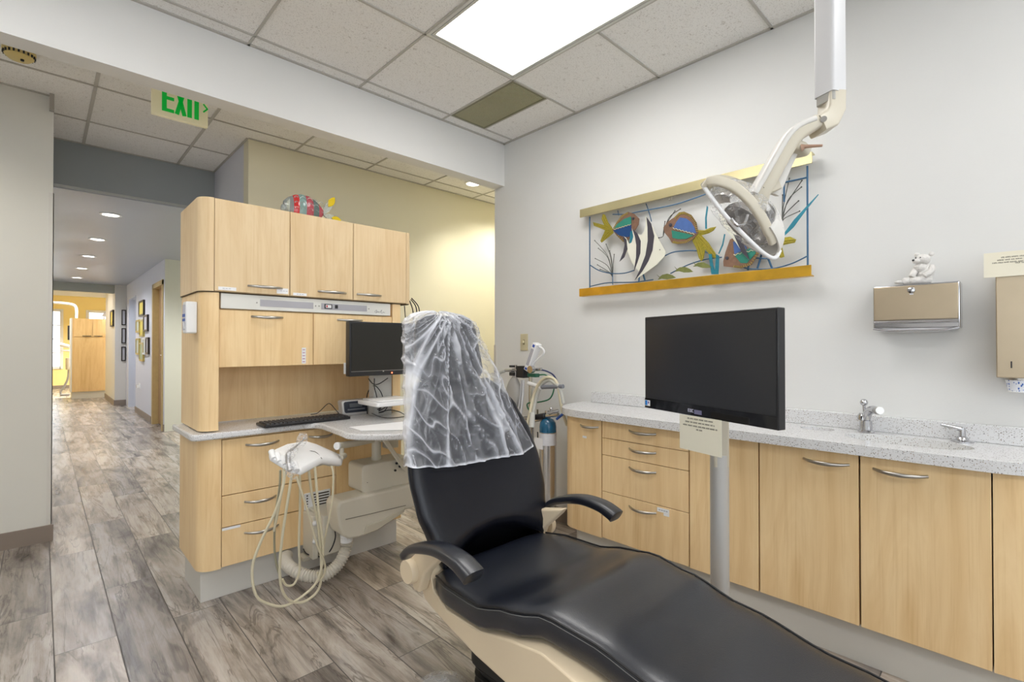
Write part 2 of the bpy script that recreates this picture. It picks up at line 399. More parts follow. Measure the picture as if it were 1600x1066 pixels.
def ceiling_grid():
    holes = [(x, x+G, y-2*G, y) for x, y in lights] + [(VX0, VX1, VY0, VY1)]
    xs = sorted({-2.5, XW, *[h[0] for h in holes], *[h[1] for h in holes]}); ys = sorted({-2.5, 2.772, *[h[2] for h in holes], *[h[3] for h in holes]})
    mb = MB()
    for i in range(len(xs)-1):
        for j in range(len(ys)-1):
            cx, cy = (xs[i]+xs[i+1])/2, (ys[j]+ys[j+1])/2
            if any(h[0] < cx < h[1] and h[2] < cy < h[3] for h in holes): continue
            mb.box(xs[i], xs[i+1], ys[j], ys[j+1], CZ, CZ+.02)
    mb.box(-2.6, 4.2, 2.884, 5.03, CZ, CZ+.02)                       # corridor ceiling
    mb.box(-2.6, 4.2, -2.6, 5.2, CZ+.12, CZ+.14)                     # roof deck above
    struct('ceiling', mb, CT)
    g = MB(); t = .006; z0, z1 = CZ-.006, CZ+.001
    x = GX-6*G
    while x < XW:
        if x > -2.5:
            ys2 = [(-2.5, 2.772)]
            for lx, ly in lights:
                if lx+.1 < x < lx+G-.1: ys2 = []
            for a, b in ys2: g.box(x-t, x+t, a, b, z0, z1)
        x += G
    for j in range(0, 9):
        y = GY-j*G; segs = [(-2.5, XW)]
        for lx, ly in lights:
            if ly-2*G+.1 < y < ly-.1:
                segs = [s for a, b in segs for s in (((a, lx), (lx+G, b)) if a < lx and b > lx+G else ((a, b),))]
        for a, b in segs: g.box(a, b, y-t, y+t, z0, z1)
    g.box(VX1-t, VX1+t, VY0, VY1, z0, z1)
    g.box(-2.5, XW, 2.754, 2.772, z0, z1).box(XW-.018, XW, -2.5, 2.772, z0, z1)   # wall angle
    # corridor: bars every .61 from measured nodes
    for x in (.229-.61*4, .229-.61*3, .229-.61*2, .229-.61, .229, .839):
        g.box(x-.009, x+.009, 2.884, 4.2 if x < .05 else 5.03, z0, z1)
    for x in (1.46, 2.07, 2.68, 3.29): g.box(x-t, x+t, 2.884, 4.03, z0, z1)
    g.box(-2.5, 4.08, 3.845, 3.857, z0, z1); g.box(.05, 1.12, 4.49, 4.50, z0, z1)
    g.box(1.12, 4.08, 4.015, 4.03, z0, z1).box(-2.5, .05, 4.185, 4.2, z0, z1).box(.05, 1.12, 5.015, 5.03, z0, z1).box(1.105, 1.12, 4.03, 5.03, z0, z1)
    struct('trim_1', g, TBAR)
ceiling_grid()
wall('ceiling_hall', HALLC, (.05, 3.3, 5.13, 12.7, 2.43, 2.5))
wall('ceiling_far', TRIMW, (-1.6, 4.2, 12.7, 18.7, CZ, CZ+.05))
wall('trim_2', TRIMW, (-1.5, 4.1, 18.5, 18.6, 2.60, 2.74))                                # crown board on far wall
wall('baseboard_left', BASEB, (-2.5, .062, 4.188, 4.2, 0, .10), (.05, .062, 4.2, 12.6, 0, .10))
wall('baseboard_right', BASEB, (XW-.01, XW, 1.9, 2.884, 0, .10), (XW-.01, XW+.14, 2.884, 2.894, 0, .10))
wall('baseboard_alcove', BASEB, (1.11, 4.08, 4.018, 4.03, 0, .10), (1.108, 1.12, 4.018, 5.2, 0, .10))
wall('baseboard_hall', BASEB, (1.238, 1.25, 9.4, 11.22, 0, .10), (1.238, 1.37, 8.348, 8.36, 0, .10), (1.058, 1.25, 12.588, 12.6, 0, .11), (1.058, 1.07, 12.6, 14.6, 0, .11))
wall('baseboard_far', BASEB, (-1.5, 4.1, 18.588, 18.6, 0, .09))
wall('trim_3', mat('corner_guard_vinyl', (.68, .66, .62), .35), (.03, .054, 4.195, 4.2, .11, 2.17), (.05, .054, 4.195, 4.24, .11, 2.17))   # corner guard on left wall
wall('trim_4', mat('corner_guard_vinyl', (.68, .66, .62), .35), (2.583, 2.587, 2.86, 2.888, .10, 1.22), (2.583, 2.607, 2.884, 2.888, .10, 1.22))
wall('trim_5', TRIMW, (1.116, 1.12, 4.0, 4.03, .1, 2.2))
# dark grille strip seen on the end of the left wall, top
# hall door
d1 = bpy.data.objects.new('door_1', None); C.objects.link(d1); d1.location = (1.29, 8.87, 0); d1['kind'] = 'structure'; WM['door_1'] = Matrix.Translation(Vector(d1.location))
OAK = mat('oak_door', (.38, .24, .12), .45, var=.15, vscale=20); OAK2 = mat('oak_jamb', (.52, .38, .17), .45, var=.1, vscale=20)
obj('door_leaf', MB().box(1.315, 1.355, 8.47, 9.26, .01, 2.08), OAK, d1, sm=False)
obj('door_frame', MB().box(1.235, 1.37, 9.25, 9.33, 0, 2.14).box(1.235, 1.37, 8.42, 8.47, 0, 2.14).box(1.235, 1.37, 8.42, 9.33, 2.08, 2.15), OAK2, d1, sm=False)
hl = MB().tube([(1.315, 8.60, 1.07), (1.26, 8.60, 1.07)], .012, 10).tube([(1.262, 8.60, 1.07), (1.262, 8.70, 1.07)], .009, 10)
obj('door_handle', hl, CHROME, d1)
d2 = bpy.data.objects.new('door_2', None); C.objects.link(d2); d2.location = (1.31, 11.68, 0); d2['kind'] = 'structure'; WM['door_2'] = Matrix.Translation(Vector(d2.location))
obj('door_frame', MB().box(1.24, 1.38, 11.22, 11.24, 0, 2.13).box(1.24, 1.38, 12.13, 12.15, 0, 2.13).box(1.24, 1.38, 11.22, 12.15, 2.11, 2.13), LAV, d2, sm=False)

# ------------------------------------------------------------------ ceiling fittings
def troffer(x, y, label):
    t = thing('ceiling_light', label, 'ceiling light', (x+G/2, y-G, CZ), 'fluorescent ceiling lights')
    a, b, c, d = x+.004, x+G-.004, y-2*G+.004, y-.004
    mb = MB()
    for i, (w_, z) in enumerate([(0, CZ-.008), (.016, CZ-.008), (.016, CZ-.001), (.028, CZ-.001), (.028, CZ+.006), (.036, CZ+.006)]): pass
    fr = [[(a, c, z), (b, c, z), (b, d, z), (a, d, z)] for z in (CZ+.05, CZ-.008)]
    def ring(o, z): return [(a+o, c+o, z), (b-o, c+o, z), (b-o, d-o, z), (a+o, d-o, z)]
    mb.loft([ring(0, CZ+.05), ring(0, CZ-.008), ring(.014, CZ-.008), ring(.014, CZ-.001), ring(.020, CZ-.001), ring(.020, CZ-.007), ring(.034, CZ-.007), ring(.034, CZ+.03)], False, False)
    obj('light_frame', mb, mat('light_frame_metal', (.66, .66, .62), .35), t, sm=False)
    obj('light_housing', MB().loft([ring(.001, CZ+.05), ring(.001, CZ+.09)], False, True), TRIMW, t, sm=False)
    obj('diffuser', MB().loft([ring(.030, CZ+.004), ring(.030, CZ+.010)]), DIFF, t, sm=False)
    return t
DIFF = bpy.data.materials.new('lit_diffuser'); DIFF.use_nodes = True
_n = DIFF.node_tree; _b = _n.nodes['Principled BSDF']; _b.inputs['Base Color'].default_value = (.8, .8, .8, 1)
_b.inputs['Emission Color'].default_value = (1, .985, .965, 1); _b.inputs['Emission Strength'].default_value = TROFFER
for (x, y), l in zip(lights, ['lit fluorescent ceiling panel above the dental chair, beside the air vent', 'added fluorescent fill panel, unseen, over the left part of the room', 'added fluorescent fill panel behind the chair foot, out of view', 'added fluorescent fill panel in the rear left of the room, out of view']):  # only the first panel is in view; the other three are added fill
    troffer(x, y, l)
vt = thing('ceiling_vent', 'olive perforated metal air vent in the ceiling beside the lit panel', 'vent', ((VX0+VX1)/2, (VY0+VY1)/2, CZ))
OLIVE = mat('olive_grille_metal', (.22, .21, .13), .45)
mb = MB(); fx0, fx1, fy0, fy1 = VX0+.006, VX1-.006, VY0+.006, VY1-.006
mb.box(fx0, fx1, fy0, fy0+.012, CZ-.008, CZ+.01).box(fx0, fx1, fy1-.012, fy1, CZ-.008, CZ+.01).box(fx0, fx0+.012, fy0+.012, fy1-.012, CZ-.008, CZ+.01).box(fx1-.012, fx1, fy0+.012, fy1-.012, CZ-.008, CZ+.01)
obj('vent_frame', mb, OLIVE, vt, sm=False)
mb = MB(); n = 22
for k in range(n+1):
    x = fx0+.012+(fx1-fx0-.024)*k/n; mb.box(x-.0022, x+.0022, fy0+.012, fy1-.012, CZ-.004, CZ-.001)
n = 46
for k in range(n+1):
    y = fy0+.012+(fy1-fy0-.024)*k/n; mb.box(fx0+.012, fx1-.012, y-.0022, y+.0022, CZ-.0045, CZ-.0015)
obj('grille', mb, mat('olive_grille_light', (.46, .44, .28), .45), vt, sm=False)
obj('duct_backing', MB().box(fx0, fx1, fy0, fy1, CZ+.012, CZ+.018), mat('duct_dark', (.03, .03, .02), .8), vt, sm=False)

LENS = mat('lit_lamp_lens', (.9, .9, .9), .4, emit=(1, .96, .88), estr=5.)
def downlight(name, x, y, z, label, group, watts=CAN, warm=(1, .93, .80), angle=115, blend=.6):
    t = thing(name, label, 'recessed light', (x, y, z), group)
    mb = MB(); mb.lathe([(.062, z+.0005), (.082, z+.0005), (.084, z-.005), (.064, z-.007), (.060, z+.0)], (x, y, 0), n=36, cap=False)
    obj('trim_ring', mb, TRIMW, t)
    obj('lamp_lens', MB().lathe([(.062, z-.001), (.062, z-.0035)], (x, y, 0), n=32), LENS, t)
    l = bpy.data.lights.new('lamp_bulb', 'SPOT'); l.energy = watts; l.color = warm; l.spot_size = math.radians(angle); l.spot_blend = blend; l.shadow_soft_size = .05
    lo = bpy.data.objects.new('lamp_bulb', l); C.objects.link(lo); lo.parent = t; lo.location = (0, 0, -.012)
    return t
names = ['nearest of the row of round recessed lights in the hallway ceiling', 'second nearest round recessed light in the hallway ceiling', 'middle one of the five round recessed hallway ceiling lights', 'fourth round recessed light down the hallway ceiling', 'farthest round recessed light down the hallway ceiling']
for k in range(5):
    downlight('recessed_light', .46, 5.85+1.47*k, 2.43, names[k], 'recessed lights along the hallway', 55, (.93, .95, 1), 150)
downlight('recessed_light', 1.12, 3.57, CZ, 'round recessed light above the left end of the tall wooden cabinets', 'recessed lights washing the cream wall', 30, (1, .98, .90), 96, 1.)
downlight('recessed_light', 3.0, 3.66, CZ, 'round recessed light near the beam end, washing the cream wall', 'recessed lights washing the cream wall', 31, (1, .97, .88), 96, 1.)
for x, y, l_ in ((1.1, 15.4, 'nearer added fill light in the far yellow room, out of view'), (2.4, 16.4, 'farther added fill light in the far yellow room, out of view'), (.1, 13.6, 'added fill light just inside the far yellow room, out of view')):  # unseen lamps added to brighten the far room
    downlight('recessed_light', x, y, CZ, l_, 'added fill lights of the far room', 480 if y > 15 else 110, (1, .97, .9), 150)
downlight('recessed_light', 2.3, 6.9, 2.43, 'added fill light in the side room off the hallway, out of view', None, 110, (1, .97, .9), 150)  # unseen lamp added to brighten the pale green wall end
downlight('recessed_light', 1.75, 11.0, 2.43, 'round recessed light in the small room behind the hallway opening', None, 40, (.9, .95, 1), 150)
downlight('recessed_light', -.9, 3.4, CZ, 'added fill light above the left corridor wall, out of view', None, 48, (1, .95, .85), 150)  # unseen lamp added to brighten the corridor beyond the beam
downlight('recessed_light', 3.65, 3.45, CZ, 'added fill light in the alcove hidden behind the right wall', None, 70, (1, .95, .82), 150)  # unseen lamp added to raise the ambient light on the cream wall

p = at(30, 79, Z=CZ)
sd = thing('smoke_detector', 'round yellowed smoke detector on the corridor ceiling at upper left', 'smoke detector', (p.x, p.y, CZ))
YELP = mat('yellowed_plastic', (.72, .58, .24), .45)
obj('detector_body', MB().lathe([(.066, CZ-.001), (.066, CZ-.012), (.060, CZ-.016), (.058, CZ-.034), (.045, CZ-.046), (.01, CZ-.048)], (p.x, p.y, 0)), YELP, sd)
mb = MB()
for k in range(20):
    a = k*2*PI/20; q = (p.x+.0605*math.cos(a), p.y+.0605*math.sin(a)); mb.box(q[0]-.004, q[0]+.004, q[1]-.004, q[1]+.004, CZ-.032, CZ-.019)
obj('vent_slots', mb, BLACKP, sd, sm=False)
obj('test_button', MB().lathe([(.008, CZ-.047), (.007, CZ-.056)], (p.x+.012, p.y-.01, 0), n=12), BLACKP, sd)

# exit sign: cream panel hanging under the corridor ceiling, green letters
es = thing('exit_sign', 'green EXIT sign hanging from the corridor ceiling beyond the beam', 'exit sign', (.56, 3.42, CZ))
e0, e1 = at(237, 180, Y=3.40), at(325, 196, Y=3.40)
ex0, ex1, ez0 = e0.x, e1.x, .5*(e0.z+e1.z); ez1 = ez0+.255
obj('sign_panel', MB().box(ex0, ex1, 3.40, 3.43, ez0, ez1), mat('exit_sign_face', (.80, .74, .52), .5, emit=(.8, .72, .45), estr=.12), es, bevel=.003)
obj('mounting_canopy', MB().box(ex0+.12, ex1-.12, 3.39, 3.44, ez1, CZ), TRIMW, es, sm=False)
GREEN = mat('exit_green', (.0, .32, .03), .5, emit=(0, .5, .05), estr=.25)
mb = MB(); H = .158; zb = ez0+.030; t = .023; yy0, yy1 = 3.3965, 3.40
def px(x): return ex0+x
W = ex1-ex0
def seg(a, b, wd):
    a, b = Vector((a[0], 0, a[1])), Vector((b[0], 0, b[1])); dd = (b-a).normalized(); nn = Vector((-dd.z, 0, dd.x))*wd/2
    mb.loft([[(q.x, yy0, q.z) for q in (a-nn, b-nn, b+nn, a+nn)], [(q.x, yy1, q.z) for q in (a-nn, b-nn, b+nn, a+nn)]])
l = ex0+W*.17
mb.box(l, l+t, yy0, yy1, zb, zb+H)
for z in (0, H/2-t*.4, H-t*.8): mb.box(l+t, l+.058, yy0, yy1, zb+z, zb+z+t*.8)
l = ex0+W*.385; seg((l+.012, zb), (l+.050, zb+H), t*.9); seg((l+.050, zb), (l+.012, zb+H), t*.9)
l = ex0+W*.615; mb.box(l, l+t, yy0, yy1, zb, zb+H)
l = ex0+W*.785; mb.box(l-t/2, l+t/2, yy0, yy1, zb, zb+H-t*.8); mb.box(l-.034, l+.034, yy0, yy1, zb+H-t*.8, zb+H)
l = ex0+W*.91; seg((l, zb+H*.66), (l+.022, zb+H*.50), .008); seg((l+.022, zb+H*.515), (l, zb+H*.355), .008)
obj('sign_lettering', mb, GREEN, es, sm=False)
gb = at(88, 148, Y=4.18)
tag(obj('wall_bracket', MB().box(.03, .052, 4.15, 4.198, CZ-.10, CZ-.003), STEEL, sm=False), 'small metal bracket at the top corner of the left corridor wall', 'bracket')

# ------------------------------------------------------------------ handles
def bow(c, axis, L=.155, out=.034, face=(0, -1, 0), r=.0054):
    """arched bar handle centred at c, running along axis, standing out along face"""
    c, axis, face = Vector(c), Vector(axis).normalized(), Vector(face)
    pts = []; rr = []
    N = 16
    for k in range(N+1):
        t = -1+2*k/N
        h = out*(1-abs(t)**2.6)
        pts.append(c+axis*(t*L/2)+face*(h+.001)+Vector((0, 0, -.004*(1-t*t)))); rr.append(r*(1.0-.35*abs(t)))
    return MB().tube(pts, rr, 10, flat=1.5)

def arc2(cx, cy, r, a0, a1, n=8): return [(cx+r*math.cos(math.radians(a0+(a1-a0)*k/n)), cy+r*math.sin(math.radians(a0+(a1-a0)*k/n))) for k in range(n+1)]
YF = 2.64; YB = 3.07
# upper cabinet
uc = thing('upper_cabinet', 'wide three-door maple wall cabinet at the top of the treatment unit', 'cabinet', (1.1, 2.85, 1.475))
prof = [(.528, YB)] + arc2(.587, 2.70, .059, 180, 270) + [(.5875, YF), (.5875, YF+.02), (1.632, YF+.02), (1.632, YF)] + arc2(1.64, YF+.03, .028, 270, 360)[1:] + [(1.668, YB)]
obj('cabinet_body', MB().prism(prof, 'z', 1.475, 1.918), MAPLEL, uc, ang=30)
obj('underside_shade', MB().prism([(x*.996+.003, y+.004) for x, y in prof], 'z', 1.4705, 1.4748), GAPD, uc, sm=False)  # thin dark sheet; the shade under the cabinet is in its colour
ud = [(.5895, .932), (.9355, 1.281), (1.2845, 1.630)]; hx = [(.733, .895), (1.08, 1.24), (1.305, 1.458)]
for (a, b), (h0, h1) in zip(ud, hx):
    d = obj('door', MB().box(a, b, YF-.001, YF+.018, 1.477, 1.916), MAPLEL, uc, bevel=.0015)
    obj('handle', bow(((h0+h1)/2, YF-.001, 1.512), (1, 0, 0), h1-h0), STEEL, d)
for n_, (a, b, z0, z1) in enumerate([(.605, .682, 1.482, 1.498), (.868, .925, 1.484, 1.512), (.95, 1.02, 1.480, 1.494)]):
    s_ = obj('sticker', MB().box(a, b, YF-.0020, YF-.001, z0, z1), PAPER, uc, sm=False)
    mb = MB()
    for q in range(3): mb.box(a+.018+q*.013, a+.027+q*.013, YF-.0023, YF-.002, (z0+z1)/2-.001, (z0+z1)/2+.0015)
    obj('print_line', mb, mat('faint_print', (.45, .45, .5), .6), s_, sm=False)
# hutch
hc = thing('hutch_cabinet', 'maple middle section with flip-up doors, side column and open niche above the counter', 'cabinet', (1.08, 2.85, .80))
colp = [(.535, YB)] + arc2(.590, 2.705, .055, 180, 270) + [(.611, 2.65), (.611, YB)]
obj('side_column', MB().prism(colp, 'z', .812, 1.470), MAPLE, hc, ang=30)
obj('side_panel', MB().box(1.545, 1.60, 2.655, YB, .812, 1.470), MAPLE, hc, bevel=.002)
obj('cabinet_body', MB().box(.612, 1.545, 2.682, YB-.01, 1.115, 1.470), MAPLED, hc, sm=False)
obj('back_panel', MB().box(.611, 1.545, 2.95, 2.97, .812, 1.115), MAPLE, hc, sm=False)
for a, b, h0, h1 in ((.6135, 1.064, .757, .905), (1.067, 1.543, 1.20, 1.35)):
    d = obj('door', MB().box(a, b, 2.663, 2.681, 1.112, 1.390), MAPLE, hc, bevel=.0015)
    obj('handle', bow(((h0+h1)/2, 2.663, 1.362), (1, 0, 0), .15), STEEL, d)
q = at(475, 555, Y=2.66)
s_ = obj('sticker', MB().box(q.x-.011, q.x+.011, 2.6615, 2.6629, 1.12, 1.205), PAPER, hc, sm=False)
mb = MB()
for k in range(5): mb.box(q.x-.007, q.x+.006, 2.6611, 2.6615, 1.127+k*.016, 1.133+k*.016)
obj('print_line', mb, mat('pinkish_print', (.55, .35, .45), .6), s_, sm=False)
pn = thing('task_light', 'white metal task light strip with switch under the upper cabinet doors', 'light panel', (1.08, 2.66, 1.393))
obj('panel_body', MB().box(.620, 1.530, 2.655, 2.681, 1.396, 1.469), mat('cream_enamel', (.74, .73, .68), .35), pn, bevel=.002)
RECG = mat('grey_inset', (.42, .41, .44), .4)
obj('grey_inset', MB().box(.795, 1.062, 2.6535, 2.6555, 1.415, 1.449), RECG, pn, sm=False)
ri = obj('grey_inset', MB().box(1.105, 1.375, 2.6535, 2.6555, 1.415, 1.449), RECG, pn, sm=False)
obj('rocker_switch', MB().box(1.122, 1.165, 2.650, 2.6535, 1.420, 1.445), BLACKP, pn, bevel=.001)
obj('switch_cap', MB().box(1.128, 1.159, 2.648, 2.650, 1.424, 1.441), TRIMW, ri, sm=False)
obj('switch_mark', MB().box(1.131, 1.138, 2.6474, 2.648, 1.427, 1.438), mat('red_mark', (.5, .02, .02), .5), ri, sm=False)
obj('socket', MB().box(1.182, 1.198, 2.651, 2.6535, 1.423, 1.443), BLACKP, pn, sm=False)
mb = MB()
for x in (.780, 1.075, 1.094, 1.388): mb.lathe([(.004, 2.655), (.003, 2.6525)], (x, 0, 1.432), 'y', 10)
obj('screws', mb, STEEL, pn)
sc = [(0, 0), (3, 5), (6, 6), (5, 2), (3, -2), (6, 0), (8, 3), (9, 0), (11, 3), (12, 0), (14, 2), (16, 1), (17, 5), (20, 7), (18, 3), (19, -1), (22, 0), (24, 3), (25, 0), (28, 2)]
obj('script_lettering', MB().tube(smooth([(1.425+x*.0024, 2.6545, 1.413+y*.0022) for x, y in sc], 3), .0008, 5), mat('pen_grey', (.12, .12, .14), .5), pn)
# base cabinet
bc = thing('base_cabinet', 'maple drawer base with rounded left end below the speckled counter', 'cabinet', (1.08, 2.85, 0))
bprof = [(.530, YB)] + arc2(.600, 2.712, .070, 180, 270) + [(.6225, 2.642), (.6225, 2.662), (1.60, 2.662), (1.60, YB)]
obj('cabinet_body', MB().prism(bprof, 'z', .155, .772), MAPLE, bc, ang=30)
obj('toe_kick', MB().box(.548, 1.595, 2.69, 3.03, 0, .155), TOEK, bc, bevel=.002)
for nm, (a, b, z0, z1), hs in (('drawer', (.6255, 1.184, .500, .765), [(.727, .882), (1.035, 1.165)]), ('drawer', (.6255, .984, .348, .496), [(.723, .868)]), ('drawer', (.6255, .984, .160, .344), [(.723, .881)]), ('door', (.987, 1.184, .160, .496), []), ('side_door', (1.187, 1.598, .160, .765), [])):
    d = obj(nm, MB().box(a, b, YF+.001, 2.660, z0, z1), MAPLE if nm != 'side_door' else MAPLED, bc, bevel=.0015)
    for h0, h1 in hs: obj('handle', bow(((h0+h1)/2, YF+.001, z1-(.036 if z1 > .6 else .045)), (1, 0, 0), h1-h0), STEEL, d)
s_ = obj('sticker', MB().box(.626, .705, YF-.0005, YF+.001, .333, .345), PAPER, bc, sm=False)
vg = obj('air_grille', MB().box(1.010, 1.150, YF-.008, YF+.001, .300, .430), WPLAS, bc, bevel=.002)
mb = MB()
for k in range(8): mb.box(1.055, 1.142, YF-.0088, YF-.008, .312+k*.0145, .319+k*.0145)
for k in range(8): mb.box(1.020, 1.028, YF-.0088, YF-.008, .312+k*.0145, .319+k*.0145)
obj('slots', mb, mat('dark_slot', (.06, .05, .04), .8), vg, sm=False)

# countertop of the unit with peninsula
ct = [(.495, YB), (.495, 2.66)] + arc2(.535, 2.655, .040, 180, 270, 5) + [(1.00, 2.612), (1.045, 2.585), (1.060, 2.54), (1.045, 2.30), (1.035, 2.20), (1.06, 2.13), (1.15, 2.04), (1.26, 1.965), (1.40, 1.95), (1.55, 2.0), (1.62, 2.15), (1.62, YB)]
cto = obj('countertop', MB().prism(ct, 'z', .776, .806), STONE, bevel=.008, seg=3, ang=30)
tag(cto, 'speckled white countertop on the maple drawer base, with a projecting wing under the monitor', 'countertop')
ZC = .8064

# items on the counter ------------------------------------------------
kb = thing('keyboard', 'black computer keyboard on the speckled counter', 'keyboard', (1.01, 2.68, ZC))
def onc(u, v): return at(u, v, Z=ZC)
K = [onc(403, 661), onc(413, 670), onc(549, 655), onc(522, 648)]   # back-left, front-left, front-right, back-right
kc = sum(K, Vector())/4
kx = ((K[2]-K[1])).normalized(); kL = .45; ky = Vector((-kx.y, kx.x, 0)); kW = .145
kc = (K[1]+K[2])/2 + ky*kW/2
Mk = Matrix((( kx.x, ky.x, 0, kc.x), (kx.y, ky.y, 0, kc.y), (0, 0, 1, ZC), (0, 0, 0, 1)))
mb = MB(); mb.M = Mk
mb.prism(rrect(-kL/2, kL/2, -kW/2, kW/2, .012), 'z', 0.001, .014); obj('keyboard_body', mb, BLACKP, kb, bevel=.002)
mb = MB(); mb.M = Mk
for r_ in range(6):
    for c_ in range(21):
        x = -kL/2+.012+c_*.0205; y = -kW/2+.012+r_*.0205
        if c_ in (15, 16) and False: continue
        mb.loft([[(x, y, .0135), (x+.017, y, .0135), (x+.017, y+.017, .0135), (x, y+.017, .0135)], [(x+.0025, y+.003, .0205), (x+.0145, y+.003, .0205), (x+.0145, y+.0155, .0205), (x+.0025, y+.0155, .0205)]])
obj('keys', mb, mat('key_plastic', (.03, .03, .033), .45), kb, sm=False)
obj('keyboard_cable', MB().tube(smooth([onc(489, 652)+Vector((0, .03, .012)), at(497, 645, Y=2.80), at(511, 632, Y=2.82), at(517, 632, Y=2.82), at(524, 640, Y=2.80), at(532, 649, Y=2.78)+Vector((0, 0, 0))], 6), .0022, 8), BLACKP, kb)

tm = thing('card_terminal', 'small silver and black console standing upright on the counter beside the monitor post', 'terminal', (1.30, 2.6, ZC))
a0, a1 = at(536, 648, Z=ZC), at(578, 648, Z=ZC)
yt = 2.72; x0 = at(536, 640, Y=yt).x; x1 = at(578, 640, Y=yt).x
def shear_box(poly, y0, y1, lean):
    return MB().loft([[(x, y0+lean*(z-ZC), z) for x, z in poly], [(x, y1+lean*(z-ZC)*1.3, z) for x, z in poly]])
obj('console_body', shear_box(rrect(x0, x1, ZC+.001, ZC+.088, .014), yt, yt+.05, .25), mat('silver_plastic', (.55, .54, .53), .3, metal=.3), tm, bevel=.003)
obj('console_face', shear_box(rrect(x0+.012, x1-.012, ZC+.016, ZC+.080, .012), yt-.003, yt+.002, .25), mat('navy_plastic', (.035, .04, .055), .25), tm, bevel=.001)
obj('display', shear_box(rrect(x0+.045, x1-.045, ZC+.046, ZC+.068, .003), yt-.0045, yt-.002, .25), mat('lcd_grey', (.10, .11, .12), .3), tm, sm=False)
obj('button_row', shear_box(rrect(x0+.03, x1-.03, ZC+.030, ZC+.038, .003), yt-.0045, yt-.002, .25), mat('key_grey', (.16, .17, .19), .3), tm, sm=False)

mo = thing('desk_monitor', 'black flat computer monitor mounted above the counter in front of the flip-up doors', 'monitor', (1.36, 2.5, ZC))
ym = 2.46
mx0 = at(546, 501, Y=ym).x; mx1 = mx0+.41; mz0 = at(546, 589, Y=ym).z; mz1 = at(546, 502, Y=ym).z
obj('monitor_case', MB().box(mx0, mx1, ym, ym+.045, mz0, mz1), BLACKP, mo, bevel=.004)
obj('screen', MB().box(mx0+.012, mx1-.012, ym-.0015, ym+.001, mz0+.030, mz1-.012), SCREENB, mo, sm=False)
obj('bezel_line', MB().box(mx0+.01, mx1-.01, ym-.002, ym, mz0+.0255, mz0+.0275), STEEL, mo, sm=False)
q = at(612, 588, Y=ym)
obj('power_led', MB().lathe([(.004, -.004), (.003, 0)], (q.x, ym, mz0+.012), 'y', 12), mat('red_led', (1, .1, .05), .4, emit=(1, .12, .05), estr=6), mo)
q = at(599, 585, Y=ym)
obj('emblem', MB().lathe([(.0045, -.001), (.0045, 0)], (q.x, ym, mz0+.0235), 'y', 14), STEEL, mo)
pxs = at(584, 610, Y=2.60).x; pxe = at(612, 610, Y=2.60).x
obj('monitor_post', MB().box(pxs, pxe, 2.60, 2.66, ZC, mz1-.06).box(pxs+.02, pxe-.02, ym+.04, 2.61, mz0+.10, mz0+.17), mat('grey_post_paint', (.52, .51, .48), .4), mo, bevel=.003)
sh = thing('monitor_shelf', 'white plastic tray shelf projecting below the desk monitor', 'shelf', (1.36, 2.5, .9))
s0 = at(580, 632, Y=2.45); 
obj('shelf_tray', MB().prism(rrect(s0.x, s0.x+.26, 2.38, 2.62, .02), 'z', s0.z-.012, s0.z+.012), WPLAS, sh, bevel=.005)
obj('shelf_rim', MB().prism(rrect(s0.x+.02, s0.x+.24, 2.40, 2.60, .02), 'z', s0.z+.012, s0.z+.020), WPLAS, sh, bevel=.004)
obj('shelf_arm', MB().box(s0.x+.09, s0.x+.13, 2.60, 2.64, s0.z-.012, s0.z+.010), TRIMW, sh, sm=False)
# cables behind the monitor
def cable(name, label, pts, r=.0028, m=None, k=6, cat='cable', group='black cables around the desk monitor'):
    o = obj(name, MB().tube(smooth(pts, k), r, 8), m or BLACKP)
    return tag(o, label, cat, group)
cable('cable', 'black cable looping from the desk monitor over to its post', [at(576, 592, Y=2.51), at(583, 600, Y=2.55), at(592, 600, Y=2.57), at(606, 591, Y=2.51)])
cable('cable', 'black cable hanging straight down behind the console from the monitor', [at(585, 592, Y=2.51), at(585, 605, Y=2.57), at(588, 617, Y=2.57), at(590, 627, Y=2.575)])
cable('cable', 'black cable arching up behind the console', [at(574, 648, Y=2.72), at(573, 622, Y=2.70), at(578, 607, Y=2.66), at(586, 603, Y=2.59), at(594, 611, Y=2.58), at(598, 620, Y=2.58)])
cable('cable', 'tangled black cable coiled on the counter below the tray shelf', [at(580, 641, Y=2.66), at(590, 640, Y=2.6), at(596, 636, Y=2.56), at(592, 642, Y=2.52), at(600, 638, Y=2.5), at(606, 634, Y=2.5), at(600, 643, Y=2.5), at(592, 645, Y=2.55), at(608, 641, Y=2.5), at(622, 643, Y=2.45), at(632, 648, Y=2.4)])
cable('cable', 'thin black cable running along the counter toward the chair', [at(581, 646, Y=2.62), at(596, 652, Z=ZC+.004), at(615, 653, Z=ZC+.004), at(640, 650, Z=ZC+.004)], .002)
g_ = [at(545, 668, Z=ZC), at(565, 674, Z=ZC), at(655, 672, Z=ZC), at(655, 657, Z=ZC)]
pa = MB().loft([[(p.x, p.y, ZC+.0012) for p in g_], [(p.x, p.y, ZC+.0022) for p in g_]])
tag(obj('paper_sheet', pa, PAPER, sm=False), 'loose white paper sheet lying on the counter wing', 'paper')
q0 = at(541, 571, Y=2.93)
ol = thing('wall_outlet', 'white surface outlet box on the back of the niche beside the desk monitor', 'outlet', (1.5, 2.93, 1.1))
ow = at(540, 580, Y=2.66)
obj('outlet_box', MB().box(ow.x-.012, ow.x+.03, 2.648, 2.663, 1.055, 1.118), TRIMW, ol, bevel=.002)
obj('outlet_plug', MB().box(ow.x-.008, ow.x+.01, 2.640, 2.648, 1.062, 1.082), TRIMW, ol, bevel=.002)
